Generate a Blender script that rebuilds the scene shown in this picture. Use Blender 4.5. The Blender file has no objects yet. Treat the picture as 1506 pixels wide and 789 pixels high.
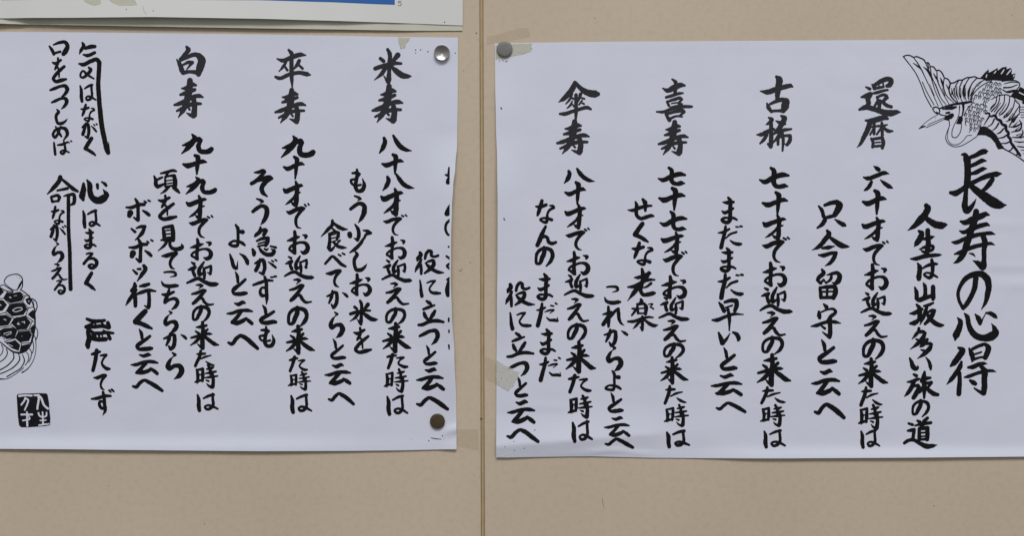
import bpy, bmesh, math, random
from mathutils import Vector, noise
from mathutils.geometry import tessellate_polygon

# ------------------------------------------------------------------ camera, world, light, exposure
S = 0.000487                      # metres for one unit of the sheet drawings (about half a millimetre)
scene = bpy.context.scene
COL = scene.collection
W0, H0 = 1506.0, 789.0

def wx(x): return (x - W0 / 2) * S
def wz(y): return (H0 / 2 - y) * S

cam_d = bpy.data.cameras.new('camera')
cam = bpy.data.objects.new('camera', cam_d)
COL.objects.link(cam)
CAMD = 0.70
cam.location = (0, -CAMD, 0)
cam.rotation_euler = (math.radians(90), 0, 0)
cam_d.sensor_width = 36.0
cam_d.lens = 36.0 * CAMD / (W0 * S)
cam_d.clip_start = 0.01
cam_d.clip_end = 50
scene.camera = cam

world = bpy.data.worlds.new('World')
scene.world = world
world.use_nodes = True
wn = world.node_tree
bg = wn.nodes['Background']
bg.inputs[1].default_value = 1.0
# the room around: pale ceiling above, darker floor and furniture below
wtc = wn.nodes.new('ShaderNodeTexCoord'); wsx = wn.nodes.new('ShaderNodeSeparateXYZ'); wrp = wn.nodes.new('ShaderNodeValToRGB')
wmr = wn.nodes.new('ShaderNodeMapRange'); wmr.inputs['From Min'].default_value = -1.0; wmr.inputs['From Max'].default_value = 1.0
wn.links.new(wtc.outputs['Generated'], wsx.inputs[0]); wn.links.new(wsx.outputs['Z'], wmr.inputs['Value'])
wn.links.new(wmr.outputs[0], wrp.inputs['Fac']); wn.links.new(wrp.outputs['Color'], bg.inputs[0])
el = wrp.color_ramp.elements
el[0].position = 0.30; el[0].color = (0.135, 0.132, 0.130, 1)
el[1].position = 0.85; el[1].color = (0.40, 0.405, 0.415, 1)
e = el.new(0.5); e.color = (0.195, 0.195, 0.198, 1)
e = el.new(0.62); e.color = (0.36, 0.365, 0.375, 1)

def area(name, loc, target, sx, sy, power, col):
    d = bpy.data.lights.new(name, 'AREA')
    d.shape = 'RECTANGLE'; d.size = sx; d.size_y = sy; d.energy = power; d.color = col
    o = bpy.data.objects.new(name, d); COL.objects.link(o)
    o.location = loc
    o.rotation_euler = (Vector(target) - Vector(loc)).to_track_quat('-Z', 'Y').to_euler()
    return o
area('ceiling_lamp', (0.35, -3.1, 4.8), (0, 0, 0), 3.6, 1.4, 248.0, (1.0, 0.99, 0.97))

scene.view_settings.view_transform = 'Standard'
scene.view_settings.look = 'None'
scene.view_settings.exposure = 0.0
scene.view_settings.gamma = 1.0

# ------------------------------------------------------------------ materials
def mat(name, base, rough=0.6, metal=0.0, var=None, vscale=400.0, bump=0.0, bscale=900.0, spec=0.5, alpha=1.0, detail=4.0):
    m = bpy.data.materials.new(name); m.use_nodes = True
    nt = m.node_tree; p = nt.nodes['Principled BSDF']
    p.inputs['Base Color'].default_value = (*base, 1)
    p.inputs['Roughness'].default_value = rough
    p.inputs['Metallic'].default_value = metal
    p.inputs['Specular IOR Level'].default_value = spec
    p.inputs['Alpha'].default_value = alpha
    tc = nt.nodes.new('ShaderNodeTexCoord')
    if var:
        n = nt.nodes.new('ShaderNodeTexNoise'); n.inputs['Scale'].default_value = vscale; n.inputs['Detail'].default_value = detail
        r = nt.nodes.new('ShaderNodeValToRGB')
        r.color_ramp.elements[0].position = 0.3; r.color_ramp.elements[1].position = 0.7
        r.color_ramp.elements[0].color = (*base, 1); r.color_ramp.elements[1].color = (*var, 1)
        nt.links.new(tc.outputs['Object'], n.inputs['Vector'])
        nt.links.new(n.outputs['Fac'], r.inputs['Fac'])
        nt.links.new(r.outputs['Color'], p.inputs['Base Color'])
    if bump:
        n2 = nt.nodes.new('ShaderNodeTexNoise'); n2.inputs['Scale'].default_value = bscale; n2.inputs['Detail'].default_value = 5
        b = nt.nodes.new('ShaderNodeBump'); b.inputs['Strength'].default_value = bump; b.inputs['Distance'].default_value = 0.0005
        nt.links.new(tc.outputs['Object'], n2.inputs['Vector'])
        nt.links.new(n2.outputs['Fac'], b.inputs['Height'])
        nt.links.new(b.outputs['Normal'], p.inputs['Normal'])
    return m

def wall_mat(name, base, var):
    m = mat(name, base, 0.75, var=var, vscale=7.0, spec=0.25)
    nt = m.node_tree; p = nt.nodes['Principled BSDF']
    tc = nt.nodes.new('ShaderNodeTexCoord')
    # embossed vinyl grain, a few scattered dents and faint specks
    g = nt.nodes.new('ShaderNodeTexNoise'); g.inputs['Scale'].default_value = 620; g.inputs['Detail'].default_value = 4
    v = nt.nodes.new('ShaderNodeTexNoise'); v.inputs['Scale'].default_value = 60; v.inputs['Detail'].default_value = 3
    b1 = nt.nodes.new('ShaderNodeBump'); b1.inputs['Strength'].default_value = 0.16; b1.inputs['Distance'].default_value = 0.0004
    b2 = nt.nodes.new('ShaderNodeBump'); b2.inputs['Strength'].default_value = 0.022; b2.inputs['Distance'].default_value = 0.0020
    for n in (g, v): nt.links.new(tc.outputs['Object'], n.inputs['Vector'])
    nt.links.new(g.outputs['Fac'], b1.inputs['Height']); nt.links.new(v.outputs['Fac'], b2.inputs['Height'])
    nt.links.new(b1.outputs['Normal'], b2.inputs['Normal']); nt.links.new(b2.outputs['Normal'], p.inputs['Normal'])
    src = p.inputs['Base Color'].links[0].from_socket
    sp = nt.nodes.new('ShaderNodeTexNoise'); sp.inputs['Scale'].default_value = 240; sp.inputs['Detail'].default_value = 2
    nt.links.new(tc.outputs['Object'], sp.inputs['Vector'])
    rr = nt.nodes.new('ShaderNodeValToRGB')
    rr.color_ramp.elements[0].position = 0.30; rr.color_ramp.elements[0].color = (0.95, 0.945, 0.935, 1)
    rr.color_ramp.elements[1].position = 0.55; rr.color_ramp.elements[1].color = (1, 1, 1, 1)
    mx = nt.nodes.new('ShaderNodeMix'); mx.data_type = 'RGBA'; mx.blend_type = 'MULTIPLY'; mx.inputs[0].default_value = 1.0
    nt.links.new(sp.outputs['Fac'], rr.inputs['Fac'])
    nt.links.new(src, mx.inputs[6]); nt.links.new(rr.outputs['Color'], mx.inputs[7])
    nt.links.new(mx.outputs[2], p.inputs['Base Color'])
    return m

M_WALL = wall_mat('beige_vinyl', (0.600, 0.497, 0.380), (0.645, 0.538, 0.415))
M_STRIP = mat('joint_beige', (0.53, 0.41, 0.25), 0.7, var=(0.46, 0.34, 0.19), vscale=90)
M_GAP = mat('joint_gap_brown', (0.20, 0.13, 0.065), 0.9, var=(0.28, 0.185, 0.095), vscale=120)
M_PAPER = mat('copy_paper', (0.722, 0.755, 0.880), 0.85, var=(0.752, 0.782, 0.900), vscale=24, bump=0.10, bscale=420, spec=0.2)
M_INK = mat('black_toner', (0.0055, 0.0055, 0.0075), 0.7, var=(0.011, 0.011, 0.014), vscale=260, spec=0.12)
M_INKG = mat('grey_toner', (0.022, 0.022, 0.028), 0.65, var=(0.046, 0.046, 0.056), vscale=1500, spec=0.12)
M_INKL = mat('line_toner', (0.007, 0.007, 0.010), 0.7, var=(0.015, 0.015, 0.018), vscale=900, spec=0.12)
M_CAL = mat('calendar_paper', (0.725, 0.735, 0.725), 0.55, var=(0.745, 0.75, 0.735), vscale=14, spec=0.35)
M_CALB = mat('calendar_back_paper', (0.66, 0.65, 0.56), 0.7, var=(0.61, 0.60, 0.49), vscale=40, spec=0.3)
M_BLUE = mat('printed_blue', (0.012, 0.115, 0.42), 0.5, var=(0.015, 0.125, 0.44), vscale=60)
M_GREYPRINT = mat('printed_grey', (0.10, 0.10, 0.11), 0.6)
M_STAIN = mat('paper_stain', (0.64, 0.61, 0.46), 0.5, var=(0.70, 0.68, 0.56), vscale=200, alpha=0.55)
M_TAPE = mat('old_tape', (0.72, 0.70, 0.54), 0.35, var=(0.78, 0.76, 0.62), vscale=260, alpha=0.42, bump=0.3, bscale=700)
M_TAPEG = mat('grey_old_tape', (0.70, 0.68, 0.59), 0.35, var=(0.78, 0.765, 0.68), vscale=240, alpha=0.36, bump=0.3, bscale=600)
M_TAPEW = mat('tape_on_wall', (0.53, 0.44, 0.27), 0.45, var=(0.60, 0.51, 0.35), vscale=150, alpha=0.085, bump=0.3, bscale=500)
M_STEEL = mat('nickel_steel', (0.50, 0.485, 0.46), 0.30, 1.0, var=(0.42, 0.405, 0.385), vscale=600)
M_ZINC = mat('dull_zinc', (0.205, 0.198, 0.192), 0.55, 0.35, var=(0.235, 0.225, 0.215), vscale=500)
M_BRASS = mat('brass_dark_reflection', (0.088, 0.064, 0.032), 0.45, 0.4, var=(0.105, 0.078, 0.042), vscale=400)  # brass base darkened: paints in the dark figure its flat head mirrors
M_HOLE = mat('hole_tear_shade', (0.05, 0.045, 0.04), 0.9)  # flat dark colour stands in for the shade inside pinholes and tears
M_SPECK = mat('wall_speck', (0.10, 0.07, 0.04), 0.9)

# ------------------------------------------------------------------ helpers
def link(name, me, m, parent=None):
    o = bpy.data.objects.new(name, me); COL.objects.link(o)
    if m is not None and not isinstance(m, (list, tuple)): m = [m]
    for k in (m or []): me.materials.append(k)
    if parent: o.parent = parent
    return o
def tag(o, label=None, cat=None, group=None):
    if label: o['label'] = label
    if cat: o['category'] = cat
    if group: o['group'] = group
    return o
def smooth(t): t = max(0.0, min(1.0, t)); return t * t * (3 - 2 * t)
def interp(tab, t):
    if t <= tab[0][0]: return tab[0][1]
    for (a, va), (b, vb) in zip(tab, tab[1:]):
        if t <= b:
            return va + (vb - va) * smooth((t - a) / (b - a)) if b > a else vb
    return tab[-1][1]
def lin(tab, t):
    if t <= tab[0][0]: return tab[0][1]
    for (a, va), (b, vb) in zip(tab, tab[1:]):
        if t <= b: return va + (vb - va) * (t - a) / (b - a)
    return tab[-1][1]
def bump2(x, y, cx, cy, rx, ry):
    return math.exp(-((x - cx) / rx) ** 2 - ((y - cy) / ry) ** 2)
MM = 0.001
def nz(x, y, s, seed): return noise.noise(Vector((x / s + seed, y / s - seed * 1.7, seed * 3.1)))

def crumple(x, y, seed):
    # small sharp-edged facets pressed into the sheet by handling
    a = abs(nz(x * 0.8 + 0.5 * y, y - 0.15 * x, 58, seed))
    b = abs(nz(x * 0.6 - 0.4 * y, y + 0.2 * x, 37, seed + 3.3))
    m = 0.5 + 0.5 * nz(x, y, 210, seed + 9.0)
    return (0.14 * a + 0.055 * b) * max(0.0, m) * 1.9
# height of each sheet off the wall, in mm
def h_left(x, y):
    h = 0.45
    h += 0.22 * nz(x, y, 170, 3.1) + 0.15 * nz(x * 0.7, y * 1.2, 62, 8.2) + crumple(x, y, 4.4)
    # right edge bows out between the two tacks
    e = smooth((x - 600) / 75.0)
    h += 5.2 * e * interp([(80, 0), (190, 0.12), (290, 0.85), (360, 1.0), (430, 0.92), (520, 0.45), (615, 0.02)], y)
    # bottom edge curls outward, held at the tack
    b = smooth((y - 628) / 36.0)
    h += 1.7 * b * b * interp([(-60, 0.7), (120, 1.0), (380, 0.85), (560, 0.35), (640, 0.12), (672, 0.55)], x)
    # top edge, slightly off the wall in the middle
    h += 0.22 * smooth((80 - y) / 36.0) * interp([(0, 0.6), (240, 1), (500, 0.7), (620, 0.1), (672, 0.1)], x)
    # diagonal pull from the lower tack to the edge
    d = (y - (641 - (x - 640) * 0.32))
    h += 1.0 * math.exp(-(d / 6.0) ** 2) * smooth((x - 645) / 22)
    # long faint horizontal ripples
    h += 0.06 * math.sin(y / 23.0 + 1.2 * math.sin(x / 170.0)) * (0.4 + 0.6 * nz(x, y, 240, 5.5))
    return max(h, 0.15)
def h_right(x, y):
    h = 0.45
    h += 0.22 * nz(x, y, 180, 13.7) + 0.15 * nz(x * 0.7, y * 1.2, 66, 21.4) + crumple(x, y, 31.7)
    e = smooth((790 - x) / 60.0)
    h += 3.6 * e * interp([(85, 0), (180, 0.35), (300, 1.0), (420, 0.8), (530, 0.15), (575, 0.2), (650, 0.1)], y)
    # slack fold above the bottom edge: swells to a crease, then falls back to the wall
    yc = 656 - (x - 731) * 0.075
    a = interp([(725, 1.0), (830, 1.0), (930, 0.75), (1010, 0.12), (1060, 0.0)], x)
    up = max(0.0, min(1.0, (y - (yc - 46)) / 46.0)); up = 0.5 * up * up + 0.5 * up
    dn = max(0.0, (y - yc) / 24.0)
    h += 2.1 * a * (up - min(dn, 1.0) * 0.95)
    # second short fold along the very bottom edge
    yf = 668 - 4.5 * math.exp(-((x - 900) / 38.0) ** 2)
    h += 1.0 * math.exp(-abs(y - yf) / 3.6) * math.exp(-((x - 905) / 52.0) ** 2)
    b = smooth((y - 646) / 30.0)
    h += 1.6 * b * b * interp([(1000, 0), (1120, 0.8), (1350, 1.0), (1540, 0.9)], x)
    # wrinkles near the right edge
    for (cx, cy, rx, ry, k) in ((1490, 392, 60, 6, 0.16), (1480, 404, 70, 8, -0.14), (1500, 420, 34, 9, 0.26),
                                (1470, 330, 60, 9, 0.22), (1030, 560, 90, 5, 0.10), (1180, 420, 120, 6, 0.08), (820, 600, 60, 8, 0.22)):
        h += k * bump2(x, y, cx, cy, rx, ry)
    h += 0.05 * math.sin(y / 26.0 + 1.4 * math.sin(x / 150.0)) * (0.4 + 0.6 * nz(x, y, 260, 2.5))
    h += 0.16 * smooth((85 - y) / 25.0) * interp([(735, 0.2), (800, 0.5), (1000, 1), (1300, 0.6), (1540, 0.9)], x)
    return max(h, 0.15)

def P(x, y, hmm): return (wx(x), -hmm * MM, wz(y))

def sheet(name, m, xl, xr, yt, yb, hf, nx, ny, thick=0.10):
    bm = bmesh.new(); g = []
    y0, y1 = yt[0][1], yb[0][1]
    for j in range(ny + 1):
        row = []
        v = j / ny
        yy = y0 + (y1 - y0) * v
        for i in range(nx + 1):
            u = i / nx
            a, b = interp(xl, yy), interp(xr, yy)
            x = a + (b - a) * u
            y = lin(yt, x) + (lin(yb, x) - lin(yt, x)) * v
            row.append(bm.verts.new(P(x, y, hf(x, y))))
        g.append(row)
    for j in range(ny):
        for i in range(nx):
            f = bm.faces.new((g[j][i], g[j + 1][i], g[j + 1][i + 1], g[j][i + 1])); f.smooth = True
    # thickness: a back skin and a rim
    back = [[bm.verts.new(v.co + Vector((0, thick * MM, 0))) for v in r] for r in g]
    for j in range(ny):
        for i in range(nx):
            f = bm.faces.new((back[j][i], back[j][i + 1], back[j + 1][i + 1], back[j + 1][i])); f.smooth = True
    def dupv(v): return bm.verts.new(v.co)
    rim = [(g[0][i], back[0][i]) for i in range(nx + 1)] + [(g[j][nx], back[j][nx]) for j in range(1, ny + 1)] + \
          [(g[ny][i], back[ny][i]) for i in range(nx - 1, -1, -1)] + [(g[j][0], back[j][0]) for j in range(ny - 1, 0, -1)]
    rim = [(dupv(a), dupv(b)) for a, b in rim]      # own vertices: the cut edge stays sharp
    for k in range(len(rim)):
        (a, a2), (b, b2) = rim[k], rim[(k + 1) % len(rim)]
        bm.faces.new((a, b, b2, a2))
    bm.normal_update()
    me = bpy.data.meshes.new(name); bm.to_mesh(me); bm.free()
    return link(name, me, m)

# ------------------------------------------------------------------ the brush: strokes with a width at every point
def parse(s):
    out = []
    for st in s.split('|'):
        pts = []; w = 30.0
        for tok in st.split():
            c = tok.endswith('*'); tok = tok.rstrip('*')
            f = [float(q) for q in tok.split(',')]
            if len(f) > 2: w = f[2]
            pts.append((f[0], f[1], w, c))
        if pts: out.append(pts)
    return out

def spline(pts, step):
    n = len(pts)
    if n == 1:
        x, y, w = pts[0][:3]
        return [(x - 0.01, y, w), (x + 0.01, y, w)]
    d = [max(1e-4, math.hypot(pts[i + 1][0] - pts[i][0], pts[i + 1][1] - pts[i][1])) for i in range(n - 1)]
    m = []
    for i in range(n):
        if i == 0: t = [(pts[1][k] - pts[0][k]) / d[0] for k in (0, 1)]
        elif i == n - 1: t = [(pts[-1][k] - pts[-2][k]) / d[-1] for k in (0, 1)]
        else:
            t = [((pts[i + 1][k] - pts[i][k]) / d[i] * d[i - 1] + (pts[i][k] - pts[i - 1][k]) / d[i - 1] * d[i]) / (d[i] + d[i - 1]) for k in (0, 1)]
        m.append(t)
    out = []
    for i in range(n - 1):
        ns = max(2, int(d[i] / step))
        for q in range(ns + (1 if i == n - 2 else 0)):
            t = q / ns; t2, t3 = t * t, t * t * t
            h00, h10, h01, h11 = 2 * t3 - 3 * t2 + 1, t3 - 2 * t2 + t, -2 * t3 + 3 * t2, t3 - t2
            x = h00 * pts[i][0] + h10 * d[i] * m[i][0] + h01 * pts[i + 1][0] + h11 * d[i] * m[i + 1][0]
            y = h00 * pts[i][1] + h10 * d[i] * m[i][1] + h01 * pts[i + 1][1] + h11 * d[i] * m[i + 1][1]
            w = pts[i][2] + (pts[i + 1][2] - pts[i][2]) * (t * 0.5 + smooth(t) * 0.5)
            out.append((x, y, w))
    return out

def outline(pts, step, rough=0.0, rnd=None):
    """left and right rails of one brush stroke, with rounded ends, in sheet units"""
    s = spline(pts, step)
    n = len(s); L = []; R = []
    ph = rnd.uniform(0, 50) if rnd else 0
    def tang(i):
        a, b = s[max(0, i - 1)], s[min(n - 1, i + 1)]
        dx, dy = b[0] - a[0], b[1] - a[1]; l = math.hypot(dx, dy) or 1e-6
        return dx / l, dy / l
    tx, ty = tang(0); x, y, w = s[0]
    for a in (80, 55, 28):
        c, q = math.cos(math.radians(a)), math.sin(math.radians(a))
        bx, by = x - tx * w / 2 * q, y - ty * w / 2 * q
        L.append((bx - ty * w / 2 * c, by + tx * w / 2 * c)); R.append((bx + ty * w / 2 * c, by - tx * w / 2 * c))
    for i in range(n):
        x, y, w = s[i]; tx, ty = tang(i)
        wl = w / 2 * (1 + rough * noise.noise(Vector((x * 0.45, y * 0.45, ph))))
        wr = w / 2 * (1 + rough * noise.noise(Vector((x * 0.45, y * 0.45, ph + 9.3))))
        L.append((x - ty * wl, y + tx * wl)); R.append((x + ty * wr, y - tx * wr))
    tx, ty = tang(n - 1); x, y, w = s[-1]
    for a in (28, 55, 80):
        c, q = math.cos(math.radians(a)), math.sin(math.radians(a))
        bx, by = x + tx * w / 2 * q, y + ty * w / 2 * q
        L.append((bx - ty * w / 2 * c, by + tx * w / 2 * c)); R.append((bx + ty * w / 2 * c, by - tx * w / 2 * c))
    return L, R

class Print:
    """flat printing laid on a curved sheet"""
    def __init__(self, hf, lift=0.05):
        self.bm = bmesh.new(); self.hf = hf; self.k = 0; self.lift = lift; self.maxx = None
    def z(self): self.k += 1; return self.lift + (self.k % 40) * 0.0022
    def v(self, x, y, z):
        if self.maxx is not None: x = min(x, self.maxx)
        return self.bm.verts.new(P(x, y, self.hf(x, y) + z))
    def rails(self, L, R, mi=0, extra=0.0):
        z = self.z() + extra
        a = [self.v(x, y, z) for x, y in L]; b = [self.v(x, y, z) for x, y in R]
        for i in range(len(a) - 1):
            f = self.bm.faces.new((a[i], a[i + 1], b[i + 1], b[i])); f.material_index = mi
    def stroke(self, pts, mi=0, rough=0.0, rnd=None, extra=0.0, step=0.8):
        seg = []
        for p in pts:
            seg.append(p)
            if p[3]:
                self.rails(*outline(seg, step, rough, rnd), mi, extra); seg = [p]
        if len(seg) > 1 or len(pts) == 1: self.rails(*outline(seg, step, rough, rnd), mi, extra)
    def poly(self, pts, mi=0, extra=0.0):
        z = self.z() + extra
        vs = [self.v(x, y, z) for x, y in pts]
        for t in tessellate_polygon([[Vector((x, y, 0)) for x, y in pts]]):
            try:
                f = self.bm.faces.new([vs[i] for i in t]); f.material_index = mi
            except ValueError: pass
    def disc(self, x, y, r, mi=0):
        self.poly([(x + r * math.cos(a * math.pi / 5), y + r * math.sin(a * math.pi / 5)) for a in range(10)], mi)
    def build(self, name, m, parent=None):
        for f in self.bm.faces:
            f.normal_update()
            if f.normal.y > 0: f.normal_flip()
            f.smooth = True
        me = bpy.data.meshes.new(name); self.bm.to_mesh(me); self.bm.free()
        return link(name, me, m, parent)

# ------------------------------------------------------------------ the characters, as brush strokes
K = 7.8895
G = {}
def g(ch, ox, oy, s, sc=K):
    G[ch] = [[(ox + x / sc, oy + y / sc, w / sc, c) for x, y, w, c in st] for st in parse(s)]

g('長',1316,215,"772,100,22 800,100,50 830,150,82 840,250,76 838,400,76 830,465,72|825,490,46 815,620,60 812,715,76 832,750,80 870,722,62 910,670,38 940,612,8|850,140,42 940,105,52 1020,65,66 1055,62,56 1070,60,22|860,238,42 940,205,48 1010,170,54 1055,172,18|872,325,34 940,305,52 1020,265,52 1062,262,14|645,542,44 700,548,70 760,515,60 850,455,62 950,400,50 1080,345,60 1180,325,64 1230,320,20|1130,385,52 1100,430,62 1050,490,50 1008,520,34|870,455,60 960,530,80 1060,600,110 1150,660,120 1220,685,88 1288,685,16")
g('寿',1316,305,"940,50,66 930,120,74 905,200,76 880,270,76 860,340,70 830,430,76 800,520,72 760,590,66 720,630,44 678,650,12|758,165,26 800,178,60 900,140,72 1000,102,70 1050,82,60 1092,92,18|748,275,18 785,290,46 880,255,60 1000,212,54 1060,200,50 1090,212,20|658,405,18 700,410,50 790,375,50 900,335,55 1020,310,45 1110,302,45 1158,315,12|690,545,20 740,530,46 830,490,50 930,455,50 1040,432,45 1110,422,38 1152,438,12|1020,335,62 1040,400,66 1030,500,56 1030,600,52 1022,680,78 1018,715,40|1015,690,86 960,650,58 902,620,10|860,535,14 900,545,28 930,575,8")
g('の1',1316,395,"940,65,56 935,130,62 920,230,60 880,330,56 830,415,56 790,465,42* 745,380,38 730,290,40 760,200,46 830,110,60 930,68,68 1010,70,74 1065,120,80 1085,200,70 1070,310,62 1050,390,45 1002,475,12")
g('心',1316,395,"722,572,14 755,615,56 740,700,70 705,780,80 695,832,22|805,525,20 835,560,52 850,640,56 880,720,66 940,785,74 1020,808,74 1095,798,98 1160,745,92 1152,700,56 1118,640,8|930,535,20 965,580,60 985,640,44* 1020,580,14 1048,528,12|1055,517,22 1110,525,50 1160,558,50 1175,572,26")
g('得',1316,485,"735,212,30 780,240,70 740,310,72 680,390,66 645,422,28|768,378,32 755,425,56 710,500,56 650,580,50 597,638,10|745,505,46 748,600,50 740,700,58 738,748,56|860,222,26 885,280,58 900,350,50 892,372,20|900,225,38 980,188,40 1050,175,40 1080,210,64 1065,280,64 1045,325,58|930,285,24 1000,262,22|900,352,32 1000,322,26 1050,322,36|848,440,30 900,435,54 970,405,50 1030,395,40 1066,397,10|802,555,18 850,545,44 930,515,40 1040,485,42 1130,480,32 1172,492,8|985,420,36 1030,470,60 1040,520,74|1040,480,70 1035,580,66 1035,680,66 1025,735,66|1020,742,50 960,710,30 917,680,18|870,592,32 905,615,58 930,630,46")
g('人',1316,305,"360,-20,48 378,10,66 360,60,66 300,140,76 220,220,50 147,270,10|345,115,46 400,160,60 480,205,74 540,212,76 580,205,46 608,202,8")
g('生',1316,305,"275,277,28 305,300,54 290,360,64 250,420,54 220,460,8|330,370,28 380,360,48 420,350,40 458,340,8|378,270,50 378,340,50 385,420,54 375,500,54 360,560,40|280,490,12 340,465,34 400,445,34 440,458,34 438,485,32 390,510,34 330,520,30 300,500,14|182,600,18 240,598,44 340,570,45 460,558,40 510,555,30 538,552,10")
g('は2',1316,305,"262,652,20 282,690,48 282,760,50 275,810,56 275,832,48|320,710,20 360,685,30 440,660,40 485,660,26|425,612,34 435,680,42 432,760,38 425,795,40 400,818,38 360,805,28 335,780,24 355,765,22 400,765,24 450,790,28 490,812,22")
g('山',1316,395,"228,222,20 245,270,42 250,350,44|240,348,30 270,365,50 340,345,50 430,315,36|328,172,18 345,205,40 350,270,40 345,335,46|440,215,46 440,290,50 440,350,50 440,362,32")
g('坂',1316,395,"172,525,18 220,520,44 280,490,45 310,475,34|250,422,26 280,460,44 285,530,50 280,595,44|178,640,30 220,635,54 270,600,40 318,562,12|335,437,25 400,420,34 440,402,24|372,432,30 350,500,40 325,570,40 288,652,12|380,510,25 430,487,34 455,492,38* 430,540,50 390,600,46 345,645,30|375,540,36 410,590,46 470,640,50 530,662,42 560,660,20")
g('多',1316,485,"275,-15,30 270,20,36 240,60,36 197,108,12|285,28,36 320,25,36 345,42,36* 320,100,50 260,165,42 178,226,10|240,110,16 270,125,28|370,118,36 350,150,42 310,185,42 292,198,22|360,165,30 410,165,36 425,172,26* 400,220,50 340,280,46 260,336,10|300,235,16 345,250,30")
g('い2',1316,485,"168,332,20 190,380,40 215,440,54 240,452,50 262,442,30 262,428,18|355,322,12 390,370,32 408,430,38 412,462,24")
g('旅',1190,495,"1210,442,26 1240,458,36|1135,530,16 1190,525,40 1260,497,34 1275,495,22|1212,530,40 1180,600,46 1140,660,40 1102,698,10|1200,580,30 1260,568,32* 1268,600,50 1240,660,50 1207,712,44|1335,412,24 1330,450,44 1302,520,40|1310,510,40 1350,490,42 1400,482,28|1325,535,40 1380,545,34 1418,532,30 1385,580,30|1330,540,50 1332,620,42 1330,715,26|1320,580,32 1290,640,30 1270,665,12|1350,590,36 1400,640,46 1450,670,48 1488,678,36")
g('道',1200,570,"1072,420,26 1118,436,30|1062,505,24 1100,500,40 1138,490,32* 1130,540,36 1122,590,36|1022,648,32 1060,622,36 1120,610,36 1200,650,42 1280,685,54 1350,680,40 1402,670,8|1172,387,22 1200,405,40|1290,357,34 1250,395,40|1147,445,20 1230,425,42 1330,412,32|1240,420,36 1215,470,36|1195,485,36 1195,600,38|1200,480,40 1290,472,42* 1290,540,46 1286,605,44|1210,530,20 1270,525,18|1210,572,20 1270,567,16|1200,608,28 1280,602,28")
g('還',1180,105,"612,152,16 650,170,30|568,250,18 610,240,44 655,222,44* 632,270,44 638,310,40 600,352,40 550,368,22|550,370,24 600,350,44 690,365,46 780,395,50 850,405,58 910,395,40 948,395,8|672,127,16 695,165,34|700,130,34 770,90,42 830,75,44 856,90,44 840,130,46 815,142,32|735,125,14 745,165,14|775,110,15 785,150,15|700,165,26 780,150,24|668,215,16 720,205,30 780,187,25 822,180,20|715,252,15 732,280,24|720,250,24 790,228,28 815,242,26 790,270,26|745,290,40 740,348,34|730,280,28 692,343,22|770,290,30 810,328,34 858,344,28|825,257,18 780,290,22",6.574)
g('暦',1180,105,"608,475,18 660,480,48 740,460,50 800,450,45 820,458,26|650,492,46 630,560,46 590,640,40 560,700,28 527,736,8|658,540,18 722,530,20|690,505,28 690,605,26|690,545,20 652,613,18|727,530,22 790,525,24 818,516,12|765,500,26 770,618,28|760,545,20 717,608,20|780,545,24 830,578,34 870,578,16|662,650,20 680,690,28 676,732,26|682,655,26 770,642,28* 780,690,36 770,740,30|695,690,14 750,685,14|685,726,24 770,720,22",6.574)
g('六',1190,240,"748,38,14 780,60,42 803,78,44|628,165,18 670,178,44 770,150,45 870,115,44 922,125,12|720,218,32 700,260,42 660,305,34 638,317,18|822,195,12 870,235,40 925,273,48 963,290,16")
g('十',1190,240,"622,450,28 670,470,58 760,437,50 850,410,48 886,420,20|758,322,36 790,350,58 790,420,48 785,510,42 780,592,22")
g('才',1190,325,"615,45,26 640,65,54 720,45,50 800,15,45 860,5,35 878,8,14|780,-35,26 800,10,46 795,100,48 790,180,50 785,222,42|788,226,36 750,205,34 727,187,15|843,80,16 800,90,36 750,140,32 690,185,30 642,211,12")
g('で',1190,325,"625,325,16 660,335,46 740,305,45 820,287,40 845,290,32* 790,340,38 750,400,36 745,450,32 770,500,25 813,516,10|850,247,20 873,263,22|897,237,20 913,253,18")
g('お',1190,325,"642,630,16 700,615,44 760,587,44 793,580,20|730,512,36 735,560,42 730,650,40 725,740,44 730,788,40* 690,760,30 662,738,26 682,705,28 740,670,28 810,650,28 868,662,40 892,712,50 876,766,50 840,785,46 808,766,16|837,552,16 878,570,44 870,593,26")
g('迎',1190,410,"652,167,18 680,185,32|615,250,16 650,240,34 692,222,32* 672,260,32 690,310,36|602,393,20 650,370,30 720,345,36 800,385,38 870,408,45 930,408,40 948,407,20|788,167,20 760,210,34 738,260,40 745,305,44 778,290,20|788,235,24 795,290,36 795,345,28|800,235,22 870,210,26* 872,250,30 865,298,28|865,298,26 838,285,12")
g('え',1190,410,"692,435,16 740,435,34 764,442,28* 722,483,8|642,545,22 700,530,34 780,497,34 800,500,32* 740,570,40 690,630,45 658,658,36|720,605,28 760,597,30 790,640,34 830,675,28 898,670,18")
g('の',1190,495,"738,37,40 740,90,50 710,160,50 667,230,38 640,230,32 626,170,32 640,110,35 690,62,38 770,48,40 838,76,45 856,130,42 830,200,42 768,263,18")
g('来',1190,495,"638,320,16 690,312,42 758,297,30|715,262,36 722,340,45 715,440,50 715,530,50 718,580,42|715,585,30 680,550,25 652,522,10|628,370,20 665,395,34|778,347,30 740,385,34|578,455,24 640,440,34 720,415,36 800,405,32 828,410,12|690,440,40 640,500,40 572,550,15|745,440,36 800,485,45 860,528,48 906,540,18")
g('た',1200,570,"528,50,16 570,45,40 633,42,28|578,5,30 565,80,40 540,150,40 518,208,36|585,120,20 640,90,28 713,71,16|655,147,15 695,180,32 740,199,27 762,200,14")
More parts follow.
